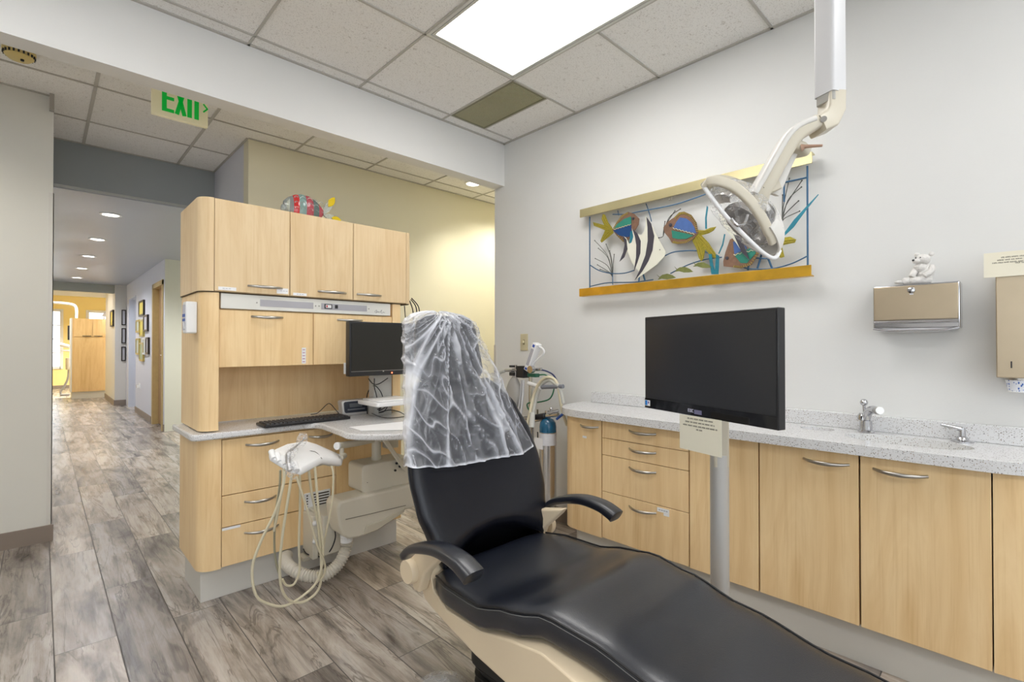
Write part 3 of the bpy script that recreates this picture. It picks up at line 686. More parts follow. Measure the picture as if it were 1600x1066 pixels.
# bundle of black cables by the right end of the upper cabinet
for i, (a, b, c, d, l) in enumerate([((643, 466), (654, 480), (655, 500), (650, 520), 'outermost black cable hanging beside the right end of the upper cabinet'), ((642, 468), (650, 480), (651, 500), (646, 525), 'second black cable hanging beside the right end of the upper cabinet'), ((640, 470), (645, 485), (646, 505), (643, 530), 'innermost black cable hanging straight beside the upper cabinet end')]):
    cable('cable', l, [at(*a, Y=2.69), at(*b, Y=2.70), at(*c, Y=2.71), at(*d, Y=2.72)], .0035, group='cables beside the upper cabinet')
cable('cable', 'black cable drooping from the hutch side below the upper cabinet corner', [at(632, 478, Y=2.66), at(634, 500, Y=2.7), at(638, 508, Y=2.85), at(648, 512, Y=2.9)], .003, group='cables beside the upper cabinet')

# glove / floss dispenser on the left side of the unit
wd = thing('wall_dispenser', 'white box with blue printed label mounted on the left side of the tall unit', 'dispenser', (.50, 2.78, 1.35))
obj('dispenser_box', MB().box(.487, .534, 2.705, 2.775, 1.275, 1.425), WPLAS, wd, bevel=.006, seg=3)
sp = obj('side_label', MB().box(.4855, .4875, 2.71, 2.772, 1.29, 1.41), mat('pale_label', (.55, .55, .62), .4), wd, sm=False)
obj('blue_band', MB().box(.4847, .4856, 2.711, 2.771, 1.352, 1.366).box(.4847, .4856, 2.711, 2.771, 1.332, 1.344), BLUEL, sp, sm=False)
obj('loop_mark', MB().tube(smooth([(.485, 2.75, 1.33), (.485, 2.735, 1.30), (.485, 2.72, 1.30), (.485, 2.735, 1.325)], 5), .0015, 6), WPLAS, sp)

# glass fish on top of the upper cabinet
gf = thing('glass_fish', 'striped red and clear glass fish with yellow tail on top of the upper cabinet', 'fish ornament', (1.1, 2.80, 1.918))
GL = [mat('glass_clear', (.82, .88, .86), .05, trans=.75), mat('glass_red', (.55, .03, .03), .08, spec=.8), mat('glass_green', (.30, .45, .42), .08, trans=.3), mat('glass_wine', (.42, .08, .10), .08), mat('glass_dark', (.12, .16, .15), .08), mat('glass_yellow', (.85, .62, .02), .08, trans=.2)]
fy = 2.80; X0 = at(443, 330, Y=fy).x; X1 = at(506, 336, Y=fy).x; zt = at(478, 306, Y=fy).z; zc = 1.985; hh = (zt-zc)
def fish_r(t): return max(.0, math.sin(PI*min(1, t*.94+.06)))**.62
bands = [(0, .20, 0), (.20, .33, 1), (.33, .50, 2), (.50, .68, 3), (.68, .84, 4), (.84, 1.0, 3)]
for i, (a, b, mi) in enumerate(bands):
    rings = []
    for k in range(7):
        t = a+(b-a)*k/6; x = X0+(X1-X0)*t; r_ = hh*fish_r(t); bump = 1+.04*math.sin(k*PI/6)
        rings.append([(x, fy+.5*r_*bump*math.cos(q*2*PI/20), zc+r_*bump*math.sin(q*2*PI/20)) for q in range(20)])
    o = obj('glass_band', MB().loft(rings), GL[mi], gf)
    if mi in (1, 2, 3, 4):
        for rr_ in range(4):
            z_ = zc+hh*(-.5+.38*rr_); x_ = X0+(X1-X0)*(a+b)/2; rad = (X1-X0)*(b-a)*.34
            yy = fy-.5*hh*fish_r((a+b)/2)*math.sqrt(max(.05, 1-((z_-zc)/(hh*fish_r((a+b)/2)))**2))-.001
            obj('scale_swirl', MB().tube(smooth([(x_+rad*math.cos(q), yy, z_+rad*.8*math.sin(q)) for q in (0, 1, 2, 3, 3.6)], 3), .002, 6), GL[0], o)
obj('fish_mouth', MB().ball((X0-.003, fy, zc-.012), (.012, .012, .02)), GL[0], gf)
def leafpoly(p0, p1, wd, n=10):
    p0, p1 = Vector(p0), Vector(p1); d = p1-p0; nn = Vector((-d.y, d.x)).normalized()
    return [tuple(p0+d*(k/n)+nn*wd*math.sin(PI*k/n)**.8) for k in range(n+1)] + [tuple(p0+d*(k/n)-nn*wd*math.sin(PI*k/n)**.8) for k in range(n-1, 0, -1)]
for tip, wd_ in (((1.238, 2.085), .020), ((1.280, 1.955), .019)):
    root = (X1-.005, zc-.01)
    lf = obj('tail_fin', MB().prism(leafpoly(root, tip, wd_), 'y', fy-.008, fy+.008), GL[0], gf, bevel=.003)
    tipm = (Vector(root)+(Vector(tip)-Vector(root))*.45)
    obj('fin_tip', MB().prism(leafpoly(tuple(tipm), (tip[0]+.003, tip[1]+(.004 if tip[1] > 2 else 0)), wd_*.92), 'y', fy-.010, fy+.010), GL[5], lf, bevel=.003)

# ------------------------------------------------------------------ delivery unit mounted on the base cabinet
du = thing('delivery_unit', 'beige dental delivery unit with white instrument tray and coiled hoses in front of the drawers', 'dental unit', (1.2, 2.3, 0))
YD = 2.20
def pd(u, v, Y=YD): return at(u, v, Y=Y)
# instrument head
top = [pd(419, 709), pd(430, 701), pd(478, 689, 2.32), pd(490, 692, 2.32), pd(536, 713, 2.26), pd(534, 717, 2.18), pd(503, 712, 2.10), pd(474, 735, 2.02), pd(456, 733, 2.06)]
topp = [(447, 694, 2.26), (478, 689, 2.30), (495, 694, 2.32), (536, 712, 2.30), (534, 720, 2.20), (503, 716, 2.16), (470, 734, 2.06), (450, 729, 2.08), (421, 711, 2.16), (420, 706, 2.20)]
hv = [at(u, v, Y=y) for u, v, y in topp]
dz = Vector((0, 0, .030)); ctr = sum(hv, Vector())/len(hv)
mb = MB(); mb.loft([[ctr+(p-ctr)*.90-dz for p in hv], [p-dz*.75 for p in hv], [p+Vector((0, 0, -.006)) for p in hv], [ctr+(p-ctr)*.93+Vector((0, 0, .004)) for p in hv], [ctr+(p-ctr)*.55+Vector((0, 0, .010)) for p in hv]])
head = obj('instrument_head', mb, WPLAS, du, bevel=.003, ang=50)
for k in range(5):
    a = at(428+k*9, 712+k*4.6, Y=2.155-k*.022)
    obj('instrument_holder', MB().tube([a+Vector((.0, .03, .012)), a+Vector((-.004, -.012, -.012))], [.013, .011], 12), WPLAS, head)
obj('control_wire', MB().tube(smooth([at(446, 699, Y=2.25), at(470, 704, Y=2.22), at(492, 706, Y=2.22), at(503, 717, Y=2.15)], 5), .0013, 6), mat('dark_thread', (.10, .09, .08), .6), head)
sy = obj('syringe', MB().tube(smooth([at(477, 688, Y=2.22)+Vector((0, 0, .01)), at(460, 700, Y=2.16), at(452, 707, Y=2.10), at(450, 720, Y=2.08), at(453, 736, Y=2.05)], 5), [.004]*5+[.006]*5+[.010]*6+[.009]*5, 10) , mat('grey_steel', (.45, .44, .44), .3, metal=.7), head)
obj('underside_bracket', MB().tube([at(505, 722, Y=2.20), at(520, 726, Y=2.20)], .012, 12), PUTTYL, du)
obj('arm_socket', MB().tube([at(538, 712, Y=2.30), at(532, 716, Y=2.26)], .014, 14).tube([at(534, 700, Y=2.30), at(534, 714, Y=2.30)], .011, 12), PUTTYL, du)
obj('horizontal_arm', MB().tube([at(528, 697, Y=2.30), at(560, 692, Y=2.36), at(584, 687, Y=2.42)], .0165, 16), PUTTYL, du)
obj('arm_end_cap', MB().tube([at(528.2, 697, Y=2.2995), at(526, 697.3, Y=2.295)], .0185, 16), WPLAS, du)
pc = at(588, 700, Y=2.42)
obj('vertical_post', MB().lathe([(.026, .60), (.028, .605), (.028, .615), (.0245, .62), (.0245, .776)], (pc.x, pc.y, 0)), PUTTYL, du)
bl = at(566, 720, Y=2.34)
bx0, bx1 = bl.x, bl.x+.30
obj('junction_box', MB().prism(rrect(bx0, bx1, .455, .60, .022, 6), 'y', 2.34, 2.50), PUTTYL, du, bevel=.006, seg=3)
mb = MB()
for u, v in ((619, 724), (624, 729), (617, 735)):
    p = at(u, v, Y=2.34); mb.lathe([(.006, 2.332), (.006, 2.34)], (p.x, 0, p.z), 'y', 12)
obj('box_screws', mb, BLACKP, du)
obj('diagonal_strut', MB().tube([at(600, 686, Y=2.30), at(634, 735, Y=2.325)], .008, 8, flat=1.6), PUTTYL, du)
obj('support_bracket', MB().box(pc.x+.035, pc.x+.10, 2.36, 2.42, .66, .74).box(pc.x+.0, pc.x+.25, 2.37, 2.41, .70, .735), PUTTY, du, bevel=.003)
# big swing arm
ay0, ay1 = 2.30, 2.44
prof2 = [(527, 793), (532, 784), (560, 777), (632, 760), (660, 755), (660, 790), (632, 798), (590, 830), (560, 841), (545, 843), (535, 838), (530, 822)]
pp = [(at(u, v, Y=2.30).x, at(u, v, Y=2.30).z) for u, v in prof2]
obj('swing_arm', MB().prism(pp, 'y', ay0, ay1), PUTTYL, du, bevel=.012, seg=3)
obj('arm_seam', MB().tube([at(540, 812, Y=2.298), at(580, 803, Y=2.298), at(634, 790, Y=2.298)], .002, 6), mat('seam_dark', (.25, .23, .18), .6), du)
obj('arm_lower_cover', MB().loft([[(at(u, v, Y=2.295).x, 2.292, at(u, v, Y=2.295).z) for u, v in ((568, 836), (572, 822), (600, 812), (632, 794), (632, 800), (590, 828))], [(at(u, v, Y=2.295).x, 2.32, at(u, v, Y=2.295).z) for u, v in ((568, 836), (572, 822), (600, 812), (632, 794), (632, 800), (590, 828))]]), PUTTY, du, bevel=.003)
# wall mount block
m0 = at(483, 808, Y=2.55); m1 = at(521, 860, Y=2.55)
obj('mount_block', MB().box(m0.x, m0.x+.03, 2.50, 2.636, m1.z, .345).box(m0.x+.028, m1.x, 2.44, 2.636, m1.z+.03, .355), PUTTYL, du, bevel=.006)
sw = obj('mount_shoulder', MB().lathe([(.042, m1.z+.16), (.042, .405), (.034, .418)], (m1.x+.02, 2.44, 0), n=24), PUTTYL, du)
mb = MB()
for v in (818, 846): mb.ball(at(492, v, Y=2.495), (.013, .010, .013), 12, 8)
obj('mount_knobs', mb, WPLAS, du)
obj('mount_plate', MB().box(m0.x-.025, m0.x+.10, 2.56, 2.636, m1.z-.02, m1.z+.0), PUTTY, du, bevel=.003)
# corrugated hose
cp = smooth([at(541, 838, Y=2.36), at(541, 855, Y=2.36), at(530, 880, Y=2.34), at(508, 898, Y=2.34), at(480, 900, Y=2.38), at(455, 888, Y=2.46), at(446, 876, Y=2.56), at(448, 868, Y=2.66)], 34)
rr = [.0275+.0034*math.sin(i*2*PI/5) for i in range(len(cp))]
obj('corrugated_hose', MB().tube(cp, rr, 14), mat('ribbed_hose_grey', (.62, .58, .50), .45), du, ang=80)
obj('hose_collar', MB().tube([at(541, 834, Y=2.36), at(541.5, 846, Y=2.36)], .030, 16), WPLAS, du)
# handpiece tubing
def hose(name, pts, r, m=HOSE):
    return obj(name, MB().tube(smooth([at(u, v, Y=y) for u, v, y in pts], 8), r, 10), m, du)
hose('tubing', [(446, 737, 2.08), (441, 765, 2.08), (430, 800, 2.10), (406, 850, 2.14), (394, 890, 2.16), (400, 930, 2.17), (420, 944, 2.18), (445, 947, 2.18), (475, 930, 2.18), (497, 905, 2.16), (505, 860, 2.14), (498, 800, 2.12), (492, 730, 2.12)], .0056)
hose('tubing', [(456, 742, 2.06), (450, 780, 2.08), (441, 840, 2.12), (437, 890, 2.15), (442, 925, 2.17), (458, 941, 2.18), (480, 938, 2.18), (499, 918, 2.18), (502, 880, 2.16), (497, 820, 2.14), (487, 770, 2.13), (482, 730, 2.12)], .0056)
hose('tubing', [(438, 735, 2.10), (437, 760, 2.12), (430, 810, 2.16), (429, 860, 2.22), (434, 890, 2.24), (440, 905, 2.24)], .0045, mat('olive_tubing', (.36, .34, .24), .4))
hose('tubing', [(468, 735, 2.07), (469, 780, 2.10), (467, 850, 2.15), (468, 890, 2.18), (460, 912, 2.19), (448, 915, 2.19), (441, 905, 2.19)], .005)
hose('tubing', [(463, 745, 2.06), (478, 790, 2.08), (495, 850, 2.12), (507, 880, 2.15), (507, 895, 2.16), (500, 906, 2.17), (496, 895, 2.17)], .0048)
hose('tubing', [(518, 728, 2.16), (521, 745, 2.15), (518, 790, 2.15), (508, 840, 2.16), (503, 868, 2.17)], .0045)
hose('tubing', [(443, 733, 2.09), (443, 750, 2.09), (436, 790, 2.11), (428, 830, 2.14)], .005)
hose('power_cord', [(521, 820, 2.42), (524, 840, 2.42), (515, 862, 2.44), (500, 870, 2.50), (480, 866, 2.56), (474, 858, 2.60)], .003, BLACKP)
hose('power_cord', [(574, 754, 2.34), (566, 758, 2.40), (559, 766, 2.46)], .003, BLACKP)
# plastic sleeve knotted on the syringe handle
rings = []
pts = smooth([at(474, 684, Y=2.20)+Vector((0, 0, .02)), at(470, 692, Y=2.20), at(458, 702, Y=2.14), at(453, 715, Y=2.08), at(455, 735, Y=2.05), at(458, 748, Y=2.05)], 6)
rad = [.006+.016*abs(math.sin(i*.31+.4))+.003*random.random() for i in range(len(pts))]
tag(obj('plastic_sleeve', MB().tube(pts, rad, 14, cap=False), FILM2), 'crumpled clear plastic sleeve wrapped over the tray syringe', 'plastic cover')

# ------------------------------------------------------------------ dental chair
CX = 1.18
ch = thing('dental_chair', 'black vinyl dental patient chair with beige shell, reclining toward the right foreground', 'dental chair', (CX, 1.0, 0))
def interp(tab, y):
    if y >= tab[0][0]: return tab[0][1:]
    for a, b in zip(tab, tab[1:]):
        if a[0] >= y >= b[0]:
            t = (a[0]-y)/(a[0]-b[0]); t2 = t*t*(3-2*t)
            return [p+(q-p)*t2 for p, q in zip(a[1:], b[1:])]
    return tab[-1][1:]
# y, centre x, half width, top z, dish
ST = [(1.335, 1.175, .20, .485, 0.), (1.30, 1.175, .262, .497, .008), (1.22, 1.177, .287, .502, .018), (1.08, 1.178, .292, .502, .024), (.94, 1.185, .285, .530, .014), (.84, 1.195, .268, .546, .004), (.72, 1.20, .256, .530, .004), (.55, 1.205, .246, .492, .006), (.30, 1.21, .236, .448, .006), (0., 1.215, .226, .402, .006), (-.25, 1.215, .212, .368, .004), (-.36, 1.215, .17, .352, 0.)]
def seat_ring(y, grow=0., shrink_z=0., zoff=0.):
    cx, hw, zt_, dish = interp(ST, y); ring = []
    T = .098
    for k in range(40):
        t = k*2*PI/40; c, s_ = math.cos(t), math.sin(t)
        x = math.copysign(abs(c)**(2/5.5), c); z = math.copysign(abs(s_)**(2/4.2), s_)
        zz = zt_-T/2+z*T/2
        if s_ > 0: zz -= dish*(1-x*x)*1.0 - .012*abs(x)**3*0
        ring.append((cx+x*hw, y, zz))
    return ring
rings = []
y = 1.335; ys_ = [1.337, 1.335]
while y > -.35: y -= .03; ys_.append(y)
for i, y in enumerate(ys_):
    r_ = seat_ring(y)
    if i == 0:
        c = Vector((interp(ST, y)[0], y, interp(ST, y)[2]-.049)); r_ = [tuple(c+(Vector(p)-c)*.82) for p in r_]
    rings.append(r_)
last = rings[-1]; c = sum([Vector(p) for p in last], Vector())/len(last)
rings.append([tuple(c+(Vector(p)-c)*.8+Vector((0, -.012, 0))) for p in last])
seat = obj('seat_cushion', MB().loft(rings), VINYL, ch, ang=80)
for sgn in (-1, 1):
    pts = []
    for y in [1.30-k*.04 for k in range(42)]:
        cx, hw, zt_, dish = interp(ST, y); pts.append((cx+sgn*(hw-.0025), y, zt_-.016))
    obj('seam_piping', MB().tube(pts, .0034, 6), VINYLM, seat)
    obj('stitching', MB().tube([(p[0]+sgn*.0035, p[1], p[2]-.007) for p in pts], .0011, 5), mat('stitch_grey', (.16, .16, .16), .7), seat)
# backrest
def back_center(t):       # t 0..1 along the backrest, 1 = top of back under headrest
    return Vector((CX+.012, 1.36+.20*t+.03*t*t, .475+.60*t))
BW = [(1.0, .185), (.93, .208), (.8, .250), (.62, .292), (.45, .304), (.3, .298), (.15, .275), (.05, .25), (0., .235)]
def bw(t): return interp(BW, t)[0]
rings = []
NB = 30
for i in range(NB+1):
    t = i/NB; c = back_center(t); hw = bw(t); th = .048*min(1, (1-t)*9+.25, t*12+.35); ring = []
    nrm = Vector((0, -.95, .31))
    for k in range(44):
        a = k*2*PI/44; co, si = math.cos(a), math.sin(a)
        x = math.copysign(abs(co)**(2/4), co); y_ = math.copysign(abs(si)**(2/3), si)
        wrap = .055*x*x*(1 if t < .8 else max(.2, 1-(t-.8)*4)); arch = .075*(1-t)**3*(1-x*x)
        p = c + Vector((x*hw, 0, 0)) + nrm*(-y_*th + wrap) + Vector((0, 0, arch))
        p.z -= .015*(1-t)*abs(x)**3
        ring.append(p)
    rings.append(ring)
bk = obj('backrest', MB().loft(rings), VINYLB, ch, ang=80)
pts = []
for i in range(2, NB-1):
    t = i/NB; c = back_center(t); pts.append(c+Vector((-bw(t)+.001, 0, 0))+Vector((0, -.95, .31))*.045)
obj('seam_piping', MB().tube(pts, .003, 6), VINYLM, bk)
# headrest
rings = []
for i in range(15):
    t = i/14; f_ = min(1, .72+.28*math.sin(PI/2*min(1, t*6)))*min(1, .62+.38*math.sqrt(max(0, 1-max(0, (t-.75)/.25)**2)))*(1.12-.16*t); c = Vector((CX-.012, 1.575+.045*t, 1.07+.262*t)); ring = []
    for k in range(28):
        a = k*2*PI/28; co, si = math.cos(a), math.sin(a)
        x = math.copysign(abs(co)**(2/3.2), co); y_ = math.copysign(abs(si)**(2/2.5), si)
        ring.append(c+Vector((x*.145*f_, 0, 0))+Vector((0, -.97, .2))*(-y_*.045*f_+.02*x*x))
    rings.append(ring)
obj('headrest', MB().loft(rings), VINYLB, ch, ang=80)
obj('headrest_bracket', MB().box(CX-.05, CX+.03, 1.60, 1.615, .95, 1.15), STEEL, ch, bevel=.002)
obj('back_shell', MB().loft([[(CX+.02+sx*bw(t)*.80, back_center(t).y+.045+(.012 if i % 2 else .0), back_center(t).z) for sx, i in ((-1, 0), (-.5, 1), (.5, 1), (1, 0))] + [(CX+.02+sx*bw(t)*.7, back_center(t).y+.07, back_center(t).z) for sx in (1, .4, -.4, -1)] for t in [k/10 for k in range(1, 10)]]), BEIGE, ch)
# link between seat and back
obj('recline_bracket', MB().box(1.06, 1.30, 1.30, 1.43, .38, .47), RUBBER, ch, bevel=.01)
# armrests
def arm(name, xo, bend):
    pts = smooth([(xo, 1.335, .560), (xo, 1.29, .596), (xo, 1.22, .622), (xo, 1.14, .638), (xo, 1.06, .634), (xo, 1.015, .620), (xo, .995, .610)], 5)
    n_ = len(pts); rings = []
    for i, p in enumerate(pts):
        t = i/(n_-1); hw = .021+.012*min(1, t*1.4); hz = .013+.009*t
        if i == 0: hw *= .6; hz *= .6
        if i == n_-1: hw *= .72; hz *= .72
        d_ = (pts[min(i+1, n_-1)]-pts[max(i-1, 0)]).normalized(); up_ = Vector((1, 0, 0)).cross(d_).normalized()*(-1)
        if up_.z < 0: up_ = -up_
        rings.append([p+Vector((x*hw, 0, 0))+up_*(z*hz) for x, z in sell(0, 0, 1, 1, 3.2, 20)])
    return obj(name, MB().loft(rings), VINYL, ch, ang=70)
arm('armrest', .822, 1); arm('armrest', 1.475, -1)
for xo in (.888, 1.440):
    obj('arm_support', MB().loft([[(xo-.02, y, z) for y, z in ((1.39, .475), (1.395, .53), (1.33, .570), (1.20, .60), (1.22, .575), (1.30, .50), (1.33, .43), (1.36, .43))], [(xo+.018, y, z) for y, z in ((1.39, .475), (1.395, .53), (1.33, .570), (1.20, .60), (1.22, .575), (1.30, .50), (1.33, .43), (1.36, .43))]]), BEIGE, ch, bevel=.008, seg=3)
obj('pivot_cap', MB().lathe([(.036, -.012), (.040, -.004), (.040, .014), (.030, .020)], (.858, 1.368, .492), 'x', 30), BEIGE, ch, ang=35)
obj('pivot_cap', MB().lathe([(.040, 0), (.040, .02), (.036, .026)], (1.49, 1.352, .487), 'x', 30), BEIGE, ch, ang=35)
# beige shell under the seat: side profile in Y-Z
shp = [(1.40, .52), (1.42, .47), (1.36, .395), (1.26, .350), (1.10, .315), (.90, .290), (.60, .258), (.25, .225), (-.05, .22), (-.25, .255), (-.30, .272), (0., .312), (.30, .352), (.55, .398), (.72, .432), (.84, .452), (.95, .436), (1.08, .406), (1.24, .405), (1.31, .44), (1.34, .52)]
def shell_ring(x, k):
    c = Vector((.6, .35)); return [(x, c.x+(y-c.x)*k, c.y+(z-c.y)*k) for y, z in shp]
rings = [[(.885+0, y, z) for y, z in shp]]
obj('seat_shell', MB().loft([[(.905, .6+(y-.6)*.985, z-.004 if z > .35 else z+.012) for y, z in shp], [(.925, y, z) for y, z in shp], [(1.425, y, z) for y, z in shp], [(1.445, .6+(y-.6)*.985, z-.004 if z > .35 else z+.012) for y, z in shp]]), BEIGE, ch, bevel=.004, ang=30)
mb = MB()
n_ = 9
for k in range(n_):
    z1_ = .285-k*.026; z0_ = z1_-.013; 
    mb.loft([[(x, y, z) for x, y in rrect(.965+o, 1.395-o, .55+o, 1.20-o, .05)] for z, o in ((z1_, .0), (z1_-.004, 0), (z0_, .012), (z1_-.026+.002, .012))])
obj('bellows', mb, RUBBER, ch, ang=30)
mb = MB(); mb.loft([[(x, y, z) for x, y in rrect(.955, 1.405, .54, 1.21, .06)] for z in (.245, .325)]); obj('bellows_collar', mb, RUBBER, ch, ang=30)
obj('base_plate', MB().prism(rrect(.93, 1.43, .2, 1.32, .08), 'z', 0, .05), PUTTY, ch, bevel=.01)
# clear cover over a foot control
fp = thing('foot_control', 'round grey foot control under crinkled clear plastic beside the chair base', 'foot control', (1.02, 1.47, 0))
q = at(688, 1075, Z=.03)
obj('control_disc', MB().lathe([(.085, 0.001), (.09, .012), (.075, .028), (.03, .036), (.001, .037)], (q.x, q.y, 0)), mat('grey_pedal', (.33, .33, .34), .35), fp)
rings = []
for i in range(9):
    a = i/8*PI/2; r0 = .104*math.cos(a)+.002
    rings.append([(q.x+r0*(1+.10*noise.noise(Vector((math.cos(t)*2, math.sin(t)*2, i*.7))))*math.cos(t), q.y+r0*(1+.10*noise.noise(Vector((math.cos(t)*2, math.sin(t)*2, i*.7))))*math.sin(t), .003+.052*math.sin(a)+.006*noise.noise(Vector((math.cos(t)*4, math.sin(t)*4, i)))) for t in [k*2*PI/40 for k in range(40)]])
obj('plastic_cover', MB().loft(rings, False, True), FILM2, fp)

# plastic cover over headrest and upper backrest: pleats radiate from the gathered top
def ridge(v, sharp=3.): return max(0., 1-abs(noise.noise(v))*sharp)
def cover():
    N, Mv = 300, 230; vs = []; cr_ = []
    for i in range(Mv+1):
        t = i/Mv; z = .800+.552*t; cy = 1.475+.155*t; hw = .292-.142*t; th = .088-.018*t
        capf = 1. if t < .90 else math.sqrt(max(0., 1-((t-.90)/.10)**2))*.92+.08
        for k in range(N):
            a = k*2*PI/N; co, si = math.cos(a), math.sin(a)
            x = math.copysign(abs(co)**(2/2.8), co); y_ = math.copysign(abs(si)**(2/2.4), si)
            gx = x*hw/.285; dz = (1.0-t)*1.9; th_ = math.atan2(gx-.05, dz+.12); rr = math.hypot(gx, dz)
            side = 0 if si < 0 else 5
            v1 = Vector((th_*5.0, rr*.55+side, 1.3)); v2 = Vector((th_*11., rr*1.3+side, 7.7)); v3 = Vector((gx*4.2+t*2.4, t*3.4-gx*1.8, 3+side)); v4 = Vector((gx*9-t*3, t*8+gx*5, 9+side))
            r1, r2, r3, r4 = ridge(v1, 5), ridge(v2, 4.5), ridge(v3, 6), ridge(v4, 5)
            m1 = .5+.5*noise.noise(Vector((gx*2.2, t*2.5, 11))); m2 = .5+.5*noise.noise(Vector((gx*3, t*3, 21)))
            crease = max(r1**1.6*(.5+m1*.6), r2**2*(.25+.7*m2*t), r3**2.2*(.25+.9*m2), r4**3*.55*m1*1.4)
            hem = math.exp(-(t/.012)**2); top_ = max(0, (t-.92)/.08)
            crease = min(1, crease + .75*hem + .35*top_ + .35*max(0, abs(co)-.93)/.07)
            disp = .010*r1+.005*r2+.008*r3+.003*r4+.004*noise.noise(Vector((gx*2, t*3, side)))
            disp *= 1-.6*abs(co)**3
            wrap = .05*x*x*(1-t)
            zz = z + .014*math.sin(a*2+1)*(1-t)**6 + .010*noise.noise(Vector((co*2.5, si*2.5, 7)))*(1-t)**4 + (.010*noise.noise(Vector((co*3, si*3, 1))) if t > .93 else 0)
            vs.append((1.180-.03*t+x*hw*capf+co*disp, cy+y_*th*capf-wrap+si*disp*1.2, zz)); cr_.append(crease)
    fs = [[i*N+j, i*N+(j+1) % N, (i+1)*N+(j+1) % N, (i+1)*N+j] for i in range(Mv) for j in range(N)] + [[Mv*N+j for j in range(N)]]
    me = bpy.data.meshes.new('chair_cover'); me.from_pydata(vs, [], fs); me.materials.append(pleated_film())
    me.polygons.foreach_set('use_smooth', [True]*len(me.polygons))
    a = me.attributes.new('crease', 'FLOAT', 'POINT'); a.data.foreach_set('value', cr_)
    o = bpy.data.objects.new('chair_cover', me); C.objects.link(o); WM[o.name] = Matrix.Identity(4)
    return tag(o, 'wrinkled clear plastic cover pulled over the headrest and upper back of the dental chair', 'plastic cover')
def pleated_film():          # the film is thin and clear; its milky creases stand for doubled layers and for painted specular streaks
    m = bpy.data.materials.new('pleated_clear_film'); m.use_nodes = True; nt = m.node_tree
    b = nt.nodes['Principled BSDF']; out = nt.nodes['Material Output']
    b.inputs['Base Color'].default_value = (.84, .86, .93, 1); b.inputs['Roughness'].default_value = .12; b.inputs['Specular IOR Level'].default_value = 1.
    at_ = nt.nodes.new('ShaderNodeAttribute'); at_.attribute_name = 'crease'
    n = tex(nt, mapped(nt, (22, 22, 12)), 1., 4, .6, .4)
    mul = nt.nodes.new('ShaderNodeMath'); mul.operation = 'MULTIPLY_ADD'; mul.inputs[1].default_value = .34; mul.inputs[2].default_value = -.17
    nt.links.new(n, mul.inputs[0]); ad = nt.nodes.new('ShaderNodeMath'); ad.operation = 'ADD'
    nt.links.new(at_.outputs['Fac'], ad.inputs[0]); nt.links.new(mul.outputs[0], ad.inputs[1])
    r = ramp(nt, ad.outputs[0], [(.02, (.11,)*3), (.30, (.24,)*3), (.60, (.48,)*3), (.92, (.76,)*3)])
    tr = nt.nodes.new('ShaderNodeBsdfTransparent'); mx = nt.nodes.new('ShaderNodeMixShader')
    nt.links.new(r, mx.inputs[0]); nt.links.new(tr.outputs[0], mx.inputs[1]); nt.links.new(b.outputs[0], mx.inputs[2])
    nt.links.new(mx.outputs[0], out.inputs[0]); return m
cover()

# ------------------------------------------------------------------ right-hand cabinets
XF = 2.222; KX = 2.272
def rcab(name, label, y0, y1, fronts, top=.808):
    t = thing(name, label, 'cabinet', ((XF+XW)/2, (y0+y1)/2, 0), 'maple base cabinets along the right wall')
    obj('cabinet_body', MB().box(XF+.021, XW-.001, y0+.0005, y1-.0005, .16, top), mat('gap_shade_carcass', (.30, .19, .09), .6), t, sm=False)  # maple carcass coloured dark to paint shade into the door gaps
    for nm, z0, z1, hy, hz, L in fronts:
        d = obj(nm, MB().box(XF, XF+.019, y0+.002, y1-.002, z0, z1), MAPLE, t, bevel=.0015)
        if hy is not None: obj('handle', bow((XF, hy, hz), (0, 1, 0), L, face=(-1, 0, 0), out=.032), STEEL, d)
    return t
nc = rcab('base_cabinet', 'narrow maple end cabinet with one door, beside the oxygen tank', 1.598, 1.885, [])
# rounded end: replace with prism
for c_ in list(nc.children): bpy.data.objects.remove(c_)
ep = [(XW-.001, 1.598), (XF+.021, 1.598), (XF+.021, 1.60)] + [(XF+.021, 1.80)] + arc2(XF+.081, 1.83, .06, 180, 90) + [(XW-.001, 1.89)]
obj('cabinet_body', MB().prism([(XW-.001, 1.5985), (XF+.021, 1.5985)] + arc2(XF+.075, 1.832, .055, 180, 90)[0:] + [(XW-.001, 1.887)], 'z', .16, .808), MAPLED, nc, ang=30)
dd = obj('door', MB().prism([(XF, 1.600), (XF, 1.80)] + arc2(XF+.09, 1.80, .09, 180, 90)[1:] + [(XF+.09, 1.871)] + arc2(XF+.09, 1.80, .071, 90, 180)[1:] + [(XF+.019, 1.600)], 'z', .16, .806), MAPLE, nc, ang=30)
obj('handle', bow((XF, 1.680, .765), (0, 1, 0), .125, face=(-1, 0, 0), out=.032), STEEL, dd)
q = at(914, 683, X=XF)
s_ = obj('sticker', MB().box(XF-.0015, XF-.0002, q.y-.012, q.y+.016, q.z-.006, q.z+.006), PAPER, dd, sm=False)
dc = rcab('base_cabinet', 'maple cabinet with a stack of four drawers, partly behind the upright monitor', 1.096, 1.5965,
     [('drawer', .712, .806, 1.345, .772, .155), ('drawer', .620, .709, 1.345, .678, .155), ('drawer', .421, .617, 1.345, .580, .155), ('drawer', .165, .418, 1.345, .378, .155)])
q = at(1037, 802, X=XF)
s_ = obj('sticker', MB().box(XF-.0015, XF-.0002, q.y-.03, q.y+.035, q.z+.002, q.z+.022).box(XF-.0015, XF-.0002, q.y-.03, q.y+.0, q.z-.012, q.z+.001), PAPER, dc, sm=False)
mb = MB()
for k in range(4): mb.box(XF-.0018, XF-.0015, q.y-.022+k*.013, q.y-.012+k*.013, q.z+.009, q.z+.014)
obj('print_line', mb, mat('faint_print', (.45, .45, .5), .6), s_, sm=False)
